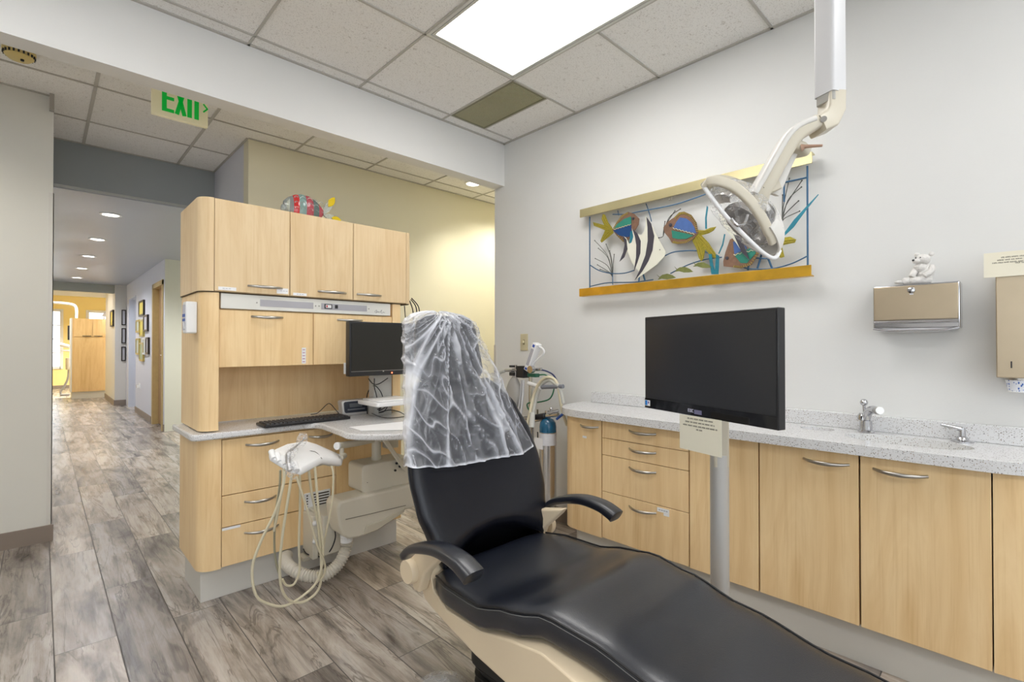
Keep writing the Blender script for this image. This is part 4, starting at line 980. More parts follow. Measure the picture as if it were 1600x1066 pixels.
rcab('base_cabinet', 'plain maple filler panel behind the grey monitor post', .782, 1.094, [('panel', .162, .806, None, 0, 0)])
rcab('base_cabinet', 'maple cabinet with one tall door left of the sink', .424, .780, [('door', .162, .806, .532, .762, .155)], .72)
rcab('base_cabinet', 'maple cabinet with one tall door directly under the sink', .066, .422, [('door', .162, .806, .302, .762, .155)], .72)
ec = thing('base_cabinet', 'maple end panel that curves to the wall at the far right of the counter', 'cabinet', (2.4, 0, 0), 'maple base cabinets along the right wall')
ep = [(XW-.001, .064), (XF, .064)] + [(XF+.004, .02), (XF+.016, -.04), (XF+.045, -.10), (XF+.09, -.15), (XF+.16, -.19), (XF+.25, -.21), (XW-.001, -.215)]
obj('curved_panel', MB().prism(ep, 'z', .162, .806), MAPLE, ec, ang=40)
kp = [(XW-.002, 1.86), (KX+.06, 1.86), (KX, 1.80), (KX, .03), (KX+.03, -.05), (KX+.09, -.12), (XW-.002, -.17)]
tag(obj('toe_kick', MB().prism(kp, 'z', 0, .159), TOEK, sm=False), 'long pale grey plinth under the right-hand maple cabinets', 'plinth')
# countertop with basin cut-outs
def counter():
    ol_ = [(XW-.0005, 1.99)] + [(2.50, 1.985), (2.40, 1.975), (2.30, 1.94), (2.225, 1.88), (2.19, 1.80), (2.178, 1.70), (2.178, 1.50), (2.172, 1.10), (2.170, .80), (2.178, .50), (2.185, .25), (2.19, .09), (2.20, .03), (2.225, -.04), (2.27, -.12), (2.34, -.19), (2.44, -.235), (XW-.0005, -.245)]
    bm = bmesh.new()
    def loop(pts, z): return [bm.verts.new((x, y, z)) for x, y in pts]
    holes = [sell(2.40, .31, .115, .195, 2, 40), sell(2.475, .625, .055, .065, 2, 28)]
    vs = [smooth([(x, y, 0) for x, y in ol_[1:-1]], 5)]
    outer = [ol_[0]] + [(p.x, p.y) for p in vs[0]] + [ol_[-1]]
    edges = []
    loops = []
    for L in [outer]+holes:
        v = loop(L, .850); loops.append(v)
        for i in range(len(v)): edges.append(bm.edges.new((v[i], v[(i+1) % len(v)])))
    bmesh.ops.triangle_fill(bm, edges=edges, use_beauty=True)
    top = list(bm.faces)
    r_ = bmesh.ops.extrude_face_region(bm, geom=top)
    bmesh.ops.translate(bm, verts=[g for g in r_['geom'] if isinstance(g, bmesh.types.BMVert)], vec=(0, 0, -.040))
    bmesh.ops.recalc_face_normals(bm, faces=bm.faces)
    me = bpy.data.meshes.new('countertop'); bm.to_mesh(me); bm.free(); me.materials.append(STONE)
    o = bpy.data.objects.new('countertop', me); C.objects.link(o); WM[o.name] = Matrix.Identity(4)
    b = o.modifiers.new('bevel', 'BEVEL'); b.width = .007; b.segments = 3; b.limit_method = 'ANGLE'; b.angle_limit = math.radians(50)
    tag(o, 'long speckled white countertop with oval sink along the right wall', 'countertop')
    obj('backsplash', MB().box(2.568, XW-.0005, -.24, 1.93, .8502, .918), STONE, o, bevel=.003)
    for nm, (cx, cy, a, b_, dp) in (('sink_basin', (2.40, .31, .115, .195, .11)), ('small_basin', (2.475, .625, .055, .065, .035))):
        rings = []
        for k in range(9):
            t = k/8*PI/2; f = math.cos(t)**.6 if t < PI/2-.01 else .05
            rings.append([(x, y, .8455-dp*math.sin(t)) for x, y in sell(cx, cy, (a+.006)*max(f, .12), (b_+.006)*max(f, .12), 2, 40)])
        bs = obj(nm, MB().loft(rings, False, True), PORC if nm == 'sink_basin' else STONE, o, ang=80)
        if nm == 'sink_basin': obj('drain', MB().lathe([(.018, .745), (.018, .749)], (cx, cy, 0)), CHROME, bs)
counter()
# faucet
fc = thing('faucet', 'chrome faucet with ball lever behind the oval sink', 'faucet', (2.505, .455, .85))
fx, fy_ = 2.52, .455
obj('faucet_base', MB().lathe([(.030, .851), (.030, .856), (.024, .862), (.022, .900)], (fx, fy_, 0)), CHROME, fc)
obj('faucet_spout', MB().tube(smooth([(fx, fy_, .862), (fx, fy_, .905), (fx-.012, fy_-.010, .935), (fx-.040, fy_-.030, .952), (fx-.075, fy_-.05, .952)], 5), .0165, 16), CHROME, fc)
obj('spout_tip', MB().tube([(fx-.070, fy_-.048, .953), (fx-.098, fy_-.064, .957)], .015, 18), STEEL, fc)
obj('lever', MB().tube([(fx-.004, fy_+.004, .925), (fx-.004, fy_+.006, .965)], .006, 12).ball((fx-.004, fy_+.006, .976), .0145), CHROME, fc)
obj('lever_dome', MB().lathe([(.019, .90), (.019, .918), (.012, .930)], (fx+.004, fy_+.012, 0)), CHROME, fc)
sp_ = thing('soap_pump', 'small chrome pump lever on a round base right of the sink', 'soap pump', (2.53, .155, .85))
obj('pump_base', MB().lathe([(.034, .851), (.034, .855), (.020, .859), (.017, .868), (.011, .872), (.009, .905)], (2.53, .155, 0)), CHROME, sp_)
obj('pump_lever', MB().tube([(2.53, .155, .898), (2.525, .178, .903), (2.51, .215, .912)], [.010, .008, .0055], 12), CHROME, sp_)

# ------------------------------------------------------------------ upright monitor on a post
tv = thing('patient_monitor', 'large black flat screen facing the chair on a grey post beside the counter', 'monitor', (1.69, .73, 0))
pL = Vector((1.658, .992, 0)); pR = Vector((1.475, .466, 0))
ux = (pR-pL).normalized(); Lm = (pR-pL).length; nrm_ = Vector((-ux.y, ux.x, 0))
if nrm_.dot(Vector((-1, -1, 0))) < 0: nrm_ = -nrm_
zl = at(1012, 495, d=1.86).z; zl2 = at(1003, 638, d=1.86).z; zr = at(1213, 481, d=1.36).z; zr2 = at(1210, 672, d=1.36).z
z0m, z1m = (zl2+zr2)/2, (zl+zr)/2
def tvbox(a, b, z0, z1, d0, d1):
    P = [pL+ux*a, pL+ux*b]
    return MB().loft([[P[0]+nrm_*d0+Vector((0, 0, z0)), P[1]+nrm_*d0+Vector((0, 0, z0)), P[1]+nrm_*d1+Vector((0, 0, z0)), P[0]+nrm_*d1+Vector((0, 0, z0))], [P[0]+nrm_*d0+Vector((0, 0, z1)), P[1]+nrm_*d0+Vector((0, 0, z1)), P[1]+nrm_*d1+Vector((0, 0, z1)), P[0]+nrm_*d1+Vector((0, 0, z1))]])
obj('monitor_case', tvbox(0, Lm, z0m, z1m, -.030, 0), BLACKP, tv, bevel=.003)
obj('screen', tvbox(.007, Lm-.006, z0m+.040, z1m-.008, -.001, .0012), SCREEN, tv, sm=False)
obj('chin', tvbox(.002, Lm-.002, z0m+.001, z0m+.038, -.001, .002), GLOSSB, tv, sm=False)
st = obj('sticker', tvbox(.004, .031, z0m+.009, z0m+.030, .002, .0026), PAPER, tv, sm=False)
obj('sticker_logo', tvbox(.005, .0165, z0m+.011, z0m+.029, .0026, .003), mat('logo_blue', (.02, .25, .72), .4), st, sm=False)
obj('sticker_mark', tvbox(.020, .026, z0m+.018, z0m+.026, .0026, .003).add([], []), mat('logo_purple', (.12, .06, .35), .4), st, sm=False)
lg = MB()
def lt(a0, z0, a1, z1, w_=.0025):
    lg.loft([[pL+ux*a0+nrm_*.0022+Vector((0, 0, z0-w_/2)), pL+ux*a1+nrm_*.0022+Vector((0, 0, z1-w_/2)), pL+ux*a1+nrm_*.0022+Vector((0, 0, z1+w_/2)), pL+ux*a0+nrm_*.0022+Vector((0, 0, z0+w_/2))], [pL+ux*a0+nrm_*.003+Vector((0, 0, z0-w_/2)), pL+ux*a1+nrm_*.003+Vector((0, 0, z1-w_/2)), pL+ux*a1+nrm_*.003+Vector((0, 0, z1+w_/2)), pL+ux*a0+nrm_*.003+Vector((0, 0, z0+w_/2))]])
lb = .222; zz = z0m+.013
for k, kind in enumerate('EOC'):
    a = lb+k*.0088
    lt(a, zz, a+.0066, zz, .0016); lt(a, zz+.0088, a+.0066, zz+.0088, .0016); lt(a, zz+.0044, a+.0016, zz+.0044, .0088)
    if kind == 'E': lt(a, zz+.0044, a+.0055, zz+.0044, .0014)
    if kind == 'O': lt(a+.0050, zz+.0044, a+.0066, zz+.0044, .0088)
obj('logo_lettering', lg, mat('logo_white', (.62, .62, .75), .4), tv, sm=False)
obj('chin_label', tvbox(.250, .282, z0m+.008, z0m+.022, .002, .0026), mat('label_lilac', (.20, .20, .33), .4), tv, sm=False)
pp_ = (pL+pR)/2 - nrm_*.09
pcx, pcy = at(1124.5, 800, d=1.70).x, at(1124.5, 800, d=1.70).y
pts = [(pcx+x*math.cos(.75)-y*math.sin(.75), pcy+x*math.sin(.75)+y*math.cos(.75)) for x, y in rrect(-.026, .026, -.026, .026, .010)]
POSTM = mat('grey_aluminium', (.55, .54, .52), .38, metal=.45)
obj('post', MB().prism([(pcx+.031*math.cos(k*2*PI/28), pcy+.031*math.sin(k*2*PI/28)) for k in range(28)], 'z', .012, .84), POSTM, tv)
obj('post_sleeve', MB().prism(pts, 'z', .80, z0m+.16), mat('warm_grey_sleeve', (.55, .50, .40), .4), tv)
vc = (pL+pR)/2 - nrm_*.038
obj('mount_arm', MB().tube([Vector((pcx, pcy, z0m+.12)), Vector((vc.x, vc.y, z0m+.12))], .018, 12).prism([(vc.x-.01+nrm_.x*-.0, vc.y-.05), (vc.x+.02, vc.y-.05), (vc.x+.04, vc.y+.05), (vc.x+.015, vc.y+.05)], 'z', z0m+.07, z0m+.17), BLACKP, tv)
obj('foot_plate', MB().lathe([(.11, 0), (.11, .008), (.10, .012)], (pcx, pcy, 0)), POSTM, tv)
# notice card hung below the screen
def card(name, label, o, ax, up, nv, w_, h_, lines, thick=.0025):
    t = thing(name, label, 'notice card', tuple(o))
    def q(a, b, c): return o+ax*a+up*b+nv*c
    def slab(a0, a1, b0, b1, c0, c1): return MB().loft([[q(a0, b0, c0), q(a1, b0, c0), q(a1, b1, c0), q(a0, b1, c0)], [q(a0, b0, c1), q(a1, b0, c1), q(a1, b1, c1), q(a0, b1, c1)]])
    obj('card', slab(0, w_, 0, h_, 0, thick), NOTE, t, sm=False)
    random.seed(3)
    for (a0, a1, b) in lines:
        mb = MB(); a = a0
        while a < a1-.004:
            l = min(a1-a, random.choice((.008, .012, .017)))
            # each word is a run of letter strokes, too small to read in the photograph
            x = a
            while x < a+l-.001:
                s1 = slab(x, x+.0009, b, b+.0042, thick, thick+.0004); mb.add(s1.v, s1.f)
                if random.random() < .6:
                    zb_ = random.choice((0, .0017, .0034)); s1 = slab(x, x+.0020, b+zb_, b+zb_+.0008, thick, thick+.0004); mb.add(s1.v, s1.f)
                x += .0021
            a += l+.003
        obj('print_line', mb, INK, t, sm=False)
    return t
c0 = at(1063, 700, d=1.60); c1 = at(1128, 712, d=1.46)
axv = (Vector((c1.x, c1.y, 0))-Vector((c0.x, c0.y, 0))); wv = axv.length; axv.normalize(); nv = Vector((axv.y, -axv.x, 0))
if nv.dot(Vector((-1, -1, 0))) < 0: nv = -nv
cb = at(1063, 700, d=1.60); ctp = at(1064, 647, d=1.60)
hgt = ctp.z-cb.z; cw = wv
card('notice_card', 'cream notice card with printed lines taped below the large screen', Vector((cb.x, cb.y, cb.z)), axv, Vector((0, 0, 1)), nv, cw, hgt, [(cw*.20, cw*.82, hgt*.90), (cw*.15, cw*.86, hgt*.80), (cw*.09, cw*.92, hgt*.70), (cw*.42, cw*.60, hgt*.61)])

# ------------------------------------------------------------------ oxygen / nitrous cart behind the chair
ox = thing('oxygen_tank', 'tall silver oxygen tank with dark blue shoulder beside the narrow cabinet', 'gas tank', (2.33, 2.06, 0))
OXC = (2.335, 2.095, 0)
obj('tank_cylinder', MB().lathe([(.050, .02), (.054, .03), (.054, .665)], OXC, n=36), mat('silver_paint', (.74, .74, .75), .24, metal=.9), ox)
obj('tank_shoulder', MB().lathe([(.0545, .665), (.0545, .700), (.050, .725), (.035, .745), (.018, .755)], OXC, n=36), mat('blue_enamel', (.01, .11, .22), .15, coat=.5), ox)
obj('valve', MB().lathe([(.014, .752), (.014, .775), (.02, .777), (.02, .80)], OXC, n=16).tube([(2.30, 2.06, .79), (2.33, 2.0, .81)], .01, 10), CHROME, ox)
obj('paper_label', MB().lathe([(.0550, .585), (.0550, .66)], OXC, n=36, cap=False), mat('pale_label_paper', (.74, .75, .80), .5), ox)
obj('hang_tag', MB().box(2.275, 2.277, 2.085, 2.155, .56, .63), PAPER, ox, sm=False)
gs = thing('gas_stand', 'nitrous sedation stand with grey breathing bag, hoses and white flowmeter against the right wall', 'medical stand', (2.36, 2.27, 0))
XG = 2.35
def pg(u, v, x=XG): return at(u, v, X=x)
P0 = pg(829, 600)
obj('stand_pole', MB().tube([(XG, P0.y, .04), (XG, P0.y, 1.06)], .012, 14), mat('warm_chrome', (.62, .58, .48), .25, metal=1), gs)
obj('stand_pole', MB().tube([(XG-.03, P0.y-.045, .3), (XG-.03, P0.y-.045, .80)], .010, 14), CHROME, gs)
for k in range(4):
    a = PI/4+k*PI/2
    lg_ = obj('leg', MB().tube([(XG, P0.y, .07), (XG+.13*math.cos(a), P0.y+.20*math.sin(a)*.8, .05)], .013, 10), STEEL, gs)
    obj('caster', MB().lathe([(.022, -.008), (.022, .008)], (XG+.13*math.cos(a), P0.y+.20*math.sin(a)*.8, .0225), 'x', 18), RUBBER, lg_)
fm0, fm1 = pg(826, 577), pg(839, 539)
fmb = MB(); dirv = (fm1-fm0); cenf = (fm0+fm1)/2; upv = dirv.normalized(); lf_ = Vector((0, 1, 0)); lf_ = (lf_-upv*lf_.dot(upv)).normalized(); ofv = upv.cross(lf_)
def ob(mb, c, a, b, cc, ax, ay, az):
    c = Vector(c); vs = [c+ax*(sx*a)+ay*(sy*b)+az*(sz*cc) for sz in (-1, 1) for sy in (-1, 1) for sx in (-1, 1)]
    return mb.add(vs, [[0, 2, 3, 1], [4, 5, 7, 6], [0, 1, 5, 4], [2, 6, 7, 3], [0, 4, 6, 2], [1, 3, 7, 5]])
fl = obj('flowmeter', ob(MB(), cenf, .020, .028, dirv.length/2+.01, lf_, ofv, upv), WPLAS, gs, bevel=.006, seg=3)
obj('flow_window', ob(MB(), cenf-ofv*.0+lf_*.0, .013, .0295, dirv.length/2-.03, lf_, ofv, upv), mat('smoked_window', (.45, .45, .50), .2), fl, bevel=.002)
obj('blue_badge', ob(MB(), fm1-upv*.008, .009, .0295, .009, lf_, ofv, upv).add([], []), mat('badge_blue', (.02, .08, .45), .4), fl)
obj('blue_badge', ob(MB(), fm0+upv*.006, .009, .0295, .007, lf_, ofv, upv), mat('badge_blue', (.02, .08, .45), .4), fl)
obj('flow_handle', MB().tube(smooth([fm1+Vector((0, -.02, -.01)), fm1+Vector((0, -.055, -.03)), fm1+Vector((0, -.055, -.06)), fm0+Vector((0, -.045, .04)), fm0+Vector((0, -.04, .01))], 4), .007, 8), WPLAS, fl)
q = pg(817, 580); obj('manifold_block', MB().box(XG-.03, XG+.03, q.y-.035, q.y+.035, q.z-.045, q.z+.035), BLACKP, gs, bevel=.004)
q = pg(802, 577); obj('valve_cap', MB().box(XG-.02, XG+.02, q.y-.022, q.y+.022, q.z-.045, q.z-.02).box(XG-.02, XG+.02, q.y-.022, q.y+.022, q.z+.012, q.z+.027), BLACKP, gs, bevel=.003)
obj('manifold_bar', MB().tube([pg(790, 579), pg(846, 577)], .011, 14).tube([pg(806, 570), pg(806, 590)], .009, 10), CHROME, gs)
q = pg(836, 577); obj('gauge', MB().lathe([(.024, -.05), (.024, -.02)], (XG, q.y, q.z), 'x', 20).ball((XG-.04, q.y, q.z), (.006, .018, .018)), CHROME, gs)
q = pg(833, 586); obj('green_block', MB().box(XG-.02, XG+.02, q.y-.04, q.y+.035, q.z-.014, q.z+.010), mat('dark_green', (.02, .12, .07), .4), gs, bevel=.003)
# breathing bag
c1_, c2_ = pg(803, 588), pg(800, 656)
rings = []
for i in range(17):
    t = i/16; z = c1_.z+(c2_.z-c1_.z)*t; rr_ = .014+.062*math.sin(PI*min(1, t*1.05))**.75
    rings.append([(XG+rr_*.55*math.cos(a)*(1+.1*math.sin(3*a+t*5)), c1_.y-.004+(c2_.y-c1_.y)*t+rr_*math.sin(a)*(1+.05*math.sin(4*a+t*8)), z) for a in [k*2*PI/24 for k in range(24)]])
obj('breathing_bag', MB().loft(rings), mat('grey_bag_rubber', (.36, .35, .33), .5), gs, ang=80)
def gh(pts, r, m, nm='hose'): return obj(nm, MB().tube(smooth([pg(u, v, x) for u, v, x in pts], 8), r, 10), m, gs)
GREYH = mat('grey_hose', (.52, .52, .48), .4)
gh([(788, 580, 2.34), (780, 584, 2.33), (776, 600, 2.30), (773, 625, 2.27), (775, 645, 2.25)], .012, GREYH)
gh([(818, 594, 2.33), (817, 615, 2.32), (814, 650, 2.30)], .008, mat('silver_hose', (.55, .55, .57), .3))
gh([(815, 594, 2.34), (812, 630, 2.33), (807, 655, 2.31)], .007, mat('silver_hose', (.55, .55, .57), .3))
gh([(820, 740, 2.24), (820, 700, 2.25), (832, 650, 2.28), (838, 622, 2.30), (846, 602, 2.30), (858, 594, 2.30), (868, 600, 2.30), (874, 606, 2.30), (880, 630, 2.32)], .012, GREYH)
gh([(812, 735, 2.22), (818, 690, 2.24), (829, 640, 2.27), (834, 618, 2.29), (842, 600, 2.29), (853, 590, 2.29), (866, 593, 2.30), (873, 608, 2.30), (878, 640, 2.32), (886, 665, 2.36)], .010, HOSE)
gh([(846, 578, 2.36), (856, 581, 2.37), (866, 588, 2.38), (873, 605, 2.40), (877, 640, 2.42)], .005, mat('navy_hose', (.01, .02, .10), .4))
gh([(843, 586, 2.36), (852, 586, 2.37), (860, 592, 2.38), (866, 604, 2.38), (860, 622, 2.37), (845, 628, 2.35), (826, 630, 2.34), (824, 636, 2.34), (829, 645, 2.34)], .0045, mat('green_hose', (.01, .14, .06), .4))
gh([(840, 675, 2.33), (841, 695, 2.33), (845, 705, 2.33), (850, 712, 2.33)], .004, BLACKP)
q0, q1 = pg(847, 605, 2.30), pg(880, 604, 2.30)
obj('grey_handle_bar', MB().tube([q0, q1], .013, 14), mat('slate_grip', (.20, .21, .24), .45), gs)
q0, q1 = pg(826, 599, 2.33), pg(846, 606, 2.30)
obj('white_arm_bar', MB().tube([q0, q1], .014, 14), WPLAS, gs)
q0, q1 = pg(812, 655, 2.33), pg(872, 648, 2.31)
obj('yoke_bar', MB().tube([q0, q1], .013, 12).tube([pg(806, 663, 2.33), pg(850, 655, 2.33)], .010, 12), CHROME, gs)
obj('yoke_clamp', MB().tube([pg(838, 652, 2.31), pg(851, 650, 2.31)], .019, 10), BLACKP, gs)
obj('tee_handle', MB().tube([pg(861, 650, 2.31), pg(861, 640, 2.31)], .005, 8).ball(pg(861, 639, 2.31), .011), CHROME, gs)
obj('hose_connector', MB().tube([pg(832, 645, 2.27), pg(831, 668, 2.25)], .017, 16), mat('pale_connector', (.62, .62, .58), .4), gs)
obj('blue_lever', MB().tube([pg(870, 655, 2.28), pg(882, 645, 2.27)], .008, 10).tube([pg(800, 655, 2.2), pg(812, 668, 2.2)], .010, 10), BLUEL, gs)
for u in (836, 841, 846): obj('valve_stem', MB().tube([pg(u-6, 648, 2.33), pg(u-6, 640, 2.33)], .006, 8), mat('warm_chrome', (.6, .5, .3), .3, metal=1), gs)

# ------------------------------------------------------------------ wall fittings on the right wall
def yzbox(x0, x1, y0, y1, z0, z1): return MB().box(x0, x1, y0, y1, z0, z1)
lsw = thing('light_switch', 'beige light switch plate on the wall above the gas stand', 'light switch', (2.58, 2.555, 1.24))
obj('switch_plate', yzbox(2.580, XW-.0002, 2.515, 2.590, 1.178, 1.302), mat('almond_plastic', (.60, .54, .36), .4), lsw, bevel=.002)
obj('toggle', yzbox(2.566, 2.580, 2.547, 2.558, 1.232, 1.252), mat('almond_plastic', (.60, .54, .36), .4), lsw, bevel=.002)
obj('toggle_slot', yzbox(2.5792, 2.5798, 2.545, 2.560, 1.222, 1.258), mat('brown_slot', (.2, .16, .08), .6), lsw, sm=False)
tdx = 2.487
td = thing('towel_dispenser', 'wide stainless paper towel dispenser mounted on the wall, white bear on top', 'towel dispenser', (2.53, .29, 1.29))
obj('dispenser_case', yzbox(tdx+.006, XW-.0002, .155, .424, 1.285, 1.462), CHROME, td, bevel=.006, seg=3)
dr_ = obj('front_door', yzbox(tdx, tdx+.006, .160, .420, 1.320, 1.456), BRONZE, td, bevel=.003)
obj('lock_knob', MB().lathe([(.013, 0), (.012, -.007), (.005, -.009)], (tdx, .298, 1.437), 'x', 20), CHROME, dr_)
obj('lock_label', yzbox(tdx-.0008, tdx, .292, .304, 1.419, 1.424), PAPER, dr_, sm=False)
obj('front_lip', MB().tube([(tdx+.004, .160, 1.312), (tdx+.004, .420, 1.312)], .007, 10), CHROME, td)
obj('tray_lip', MB().tube(smooth([(tdx, .158, 1.286), (tdx-.002, .20, 1.278), (tdx-.003, .29, 1.276), (tdx-.002, .38, 1.278), (tdx, .422, 1.286)], 5), .005, 10), CHROME, td)
tag(obj('paper_towels', yzbox(tdx+.008, tdx+.085, .185, .395, 1.279, 1.2845), PAPER, sm=False), 'folded white paper towels showing in the slot of the steel dispenser', 'paper towels')
# bear
FUR = mat('white_plush', (.74, .72, .69), .9, bump=1., bscale=160)
br = thing('plush_bear', 'small white plush bear sitting on the paper towel dispenser', 'toy bear', (2.53, .28, 1.462))
BX, BY, BZ = 2.53, .262, 1.4645
mb = MB(); mb.ball((BX, BY, BZ+.040), (.026, .030, .040)).ball((BX-.012, BY+.012, BZ+.062), (.022, .022, .020))
body = obj('bear_body', mb, FUR, br)
obj('bear_head', MB().ball((BX-.012, BY+.004, BZ+.094), (.024, .025, .022)), FUR, br)
hd = br.children[-1] if False else [c for c in bpy.data.objects if c.name.startswith('bear_head')][0]
obj('muzzle', MB().ball((BX-.030, BY+.022, BZ+.088), (.013, .013, .010)), FUR, hd)
obj('nose', MB().ball((BX-.040, BY+.030, BZ+.091), .0045, 10, 8), BLACKP, hd)
obj('ear', MB().ball((BX-.008, BY-.022, BZ+.113), (.007, .009, .009), 12, 8), FUR, hd)
obj('ear', MB().ball((BX-.008, BY+.022, BZ+.115), (.007, .009, .009), 12, 8), FUR, hd)
obj('eye', MB().ball((BX-.033, BY+.009, BZ+.100), .003, 8, 6).ball((BX-.026, BY+.024, BZ+.101), .003, 8, 6), BLACKP, hd)
for sy, nm in ((1, 'leg'), (-1, 'leg')):
    obj(nm, MB().tube(smooth([(BX, BY+sy*.016, BZ+.016), (BX-.018, BY+.025+sy*.015, BZ+.014), (BX-.026, BY+.055+sy*.012, BZ+.011)], 4), [.016]*4+[.014]*4+[.010], 12), FUR, br)
    obj('arm', MB().tube(smooth([(BX-.006, BY+sy*.024, BZ+.064), (BX-.022, BY+sy*.026+.004, BZ+.045), (BX-.030, BY+sy*.02+.018, BZ+.026)], 4), [.011]*8+[.009], 12), FUR, br)
obj('foot', MB().ball((BX-.026, BY+.075, BZ+.009), (.012, .018, .008), 12, 8), FUR, br)
# cup dispenser at right edge
cdp = thing('cup_dispenser', 'tall brass-toned steel dispenser on the wall at the right edge, paper cups below', 'cup dispenser', (2.52, -.0, 1.10))
obj('dispenser_case', yzbox(2.47, XW-.0002, -.10, .060, 1.103, 1.475), BRONZE, cdp, bevel=.003)
obj('keyhole', yzbox(2.4695, 2.4702, .020, .024, 1.138, 1.162), BLACKP, cdp, sm=False)
obj('cup_throat', MB().lathe([(.036, 1.095), (.036, 1.110)], (2.52, 0.005, 0)), STEEL, cdp)
pcup = thing('paper_cup', 'paper cup with blue leaf pattern poking from the bottom of the brass-toned dispenser', 'cup', (2.52, .005, 1.05))
def cupmat():
    m = bpy.data.materials.new('blue_leaf_print'); m.use_nodes = True; nt = m.node_tree; b = nt.nodes['Principled BSDF']
    v = nt.nodes.new('ShaderNodeTexVoronoi'); v.inputs['Scale'].default_value = 1.
    nt.links.new(mapped(nt, (150, 150, 75)), v.inputs['Vector'])
    nt.links.new(ramp(nt, v.outputs['Distance'], [(.30, (.06, .16, .52)), (.36, (.82, .84, .9))]), b.inputs['Base Color']); return m
obj('cup_wall', MB().lathe([(.034, 1.094), (.0265, 1.055)], (2.52, .005, 0), n=32, cap=False), cupmat(), pcup)
obj('cup_rim', MB().lathe([(.0265, 1.055), (.028, 1.053), (.027, 1.051), (.024, 1.055)], (2.52, .005, 0), n=32), PAPER, pcup)
card('notice_card', 'cream notice card with printed lines stuck above the brass-toned cup dispenser', Vector((2.464, .090, 1.463)), Vector((0, -1, 0)), Vector((0, 0, 1)), Vector((-1, 0, 0)), .20, .088, [(.045, .175, .066), (.035, .185, .057), (.022, .19, .048), (.08, .115, .043)])

# ------------------------------------------------------------------ fish wall sculpture
art = thing('fish_wall_sculpture', 'metal wall sculpture of tropical fish between two brass bars', 'wall sculpture', (2.54, 1.3, 1.54))
def A(x, y): return (900+x/6.271, 300+y/6.271)         # from the close-up of the left half
def B(x, y): return (880+x/3.5523, 200+y/3.5523)       # from the overview crop
XA = 2.54
def yz(pts, cv, x=XA): 
    o = []
    for p in pts: q = at(*cv(*p), X=x); o.append((q.y, q.z))
    return o
def flat(name, pts, cv, x, th, m, parent=art, bev=.0008):
    return obj(name, MB().prism(yz(pts, cv, x), 'x', x, x+th), m, parent, sm=False)
def rod(name, pts, cv, x, r, m, parent=art, k=5):
    return obj(name, MB().tube(smooth([at(*cv(*p), X=x) for p in pts], k), r, 7), m, parent)
BLUEM = mat('blue_patina_rod', (.05, .13, .24), .4, metal=.4)
COPP = mat('copper_patina', (.27, .16, .11), .4, metal=.6, var=.3, vscale=60); GOLDF = mat('gold_foil', (.42, .36, .05), .3, metal=.6, var=.5, vscale=120)
TEAL = mat('teal_enamel', (.03, .22, .16), .3, var=.2, vscale=40); COBALT = mat('cobalt_enamel', (.015, .06, .19), .3); PERI = mat('periwinkle_enamel', (.07, .14, .36), .3, var=.2, vscale=30)
IVORY = mat('ivory_enamel', (.74, .73, .62), .35); CHAR = mat('charcoal_enamel', (.06, .055, .07), .35); TURQ = mat('turquoise_patina', (.03, .22, .30), .35, metal=.3, var=.4, vscale=50)
OLV = mat('verdigris_fish', (.22, .24, .08), .4, metal=.4, var=.3, vscale=80); CREAMR = mat('cream_wire', (.75, .72, .5), .4)
obj('top_bar', MB().box(2.515, 2.522, .650, 1.978, 2.046, 2.098).box(2.522, 2.560, .650, 1.978, 2.092, 2.098), BRASS, art, bevel=.001)
obj('bottom_bar', MB().box(2.515, 2.522, .656, 1.984, 1.534, 1.584).box(2.522, 2.560, .656, 1.984, 1.534, 1.540), GOLDB, art, bevel=.001)
obj('wall_standoff', MB().tube([(2.56, 1.34, 2.07), (XW, 1.34, 2.07)], .006, 8).tube([(2.56, .76, 1.56), (XW, .76, 1.56)], .006, 8).tube([(2.56, 1.8, 1.56), (XW, 1.8, 1.56)], .006, 8).tube([(2.53, .76, 2.07), (XW, .76, 2.07)], .006, 8), STEEL, art)
obj('hanging_ring', MB().tube([(2.53, 1.352+.008*math.cos(a), 2.037+.008*math.sin(a)) for a in [k*2*PI/12 for k in range(13)]], .0018, 6), STEEL, art)
for y0, z0, y1, z1 in ((1.917, 2.045, 1.917, 1.585), (.676, 2.045, .676, 1.585), (.774, 2.045, .774, 1.9), (.676, 1.992, .80, 1.992)):
    obj('frame_rod', MB().tube([(2.54, y0, z0), (2.54, y1, z1)], .0042, 8), BLUEM, art)
for pts in ([(275, 480), (350, 478), (420, 465), (600, 430), (700, 400), (790, 368)], [(150, 762), (200, 792), (270, 808), (340, 806), (395, 790)], [(560, 712), (610, 690), (680, 682), (740, 682), (800, 692), (860, 720)],
            [(150, 880), (230, 862), (300, 858), (400, 856), (500, 842)], [(595, 808), (660, 775), (720, 750), (800, 728), (880, 718)], [(985, 765), (1020, 780), (1100, 785), (1180, 778), (1270, 752), (1352, 713)], [(1060, 722), (1140, 726)]):
    rod('wave_rod', pts, B, 2.54, .0034, BLUEM)
for pts in ([(303, 458), (308, 485)], [(460, 420), (480, 480), (490, 520)], [(275, 870), (274, 810)]): rod('cross_rod', pts, B, 2.545, .0028, BLUEM, k=2)
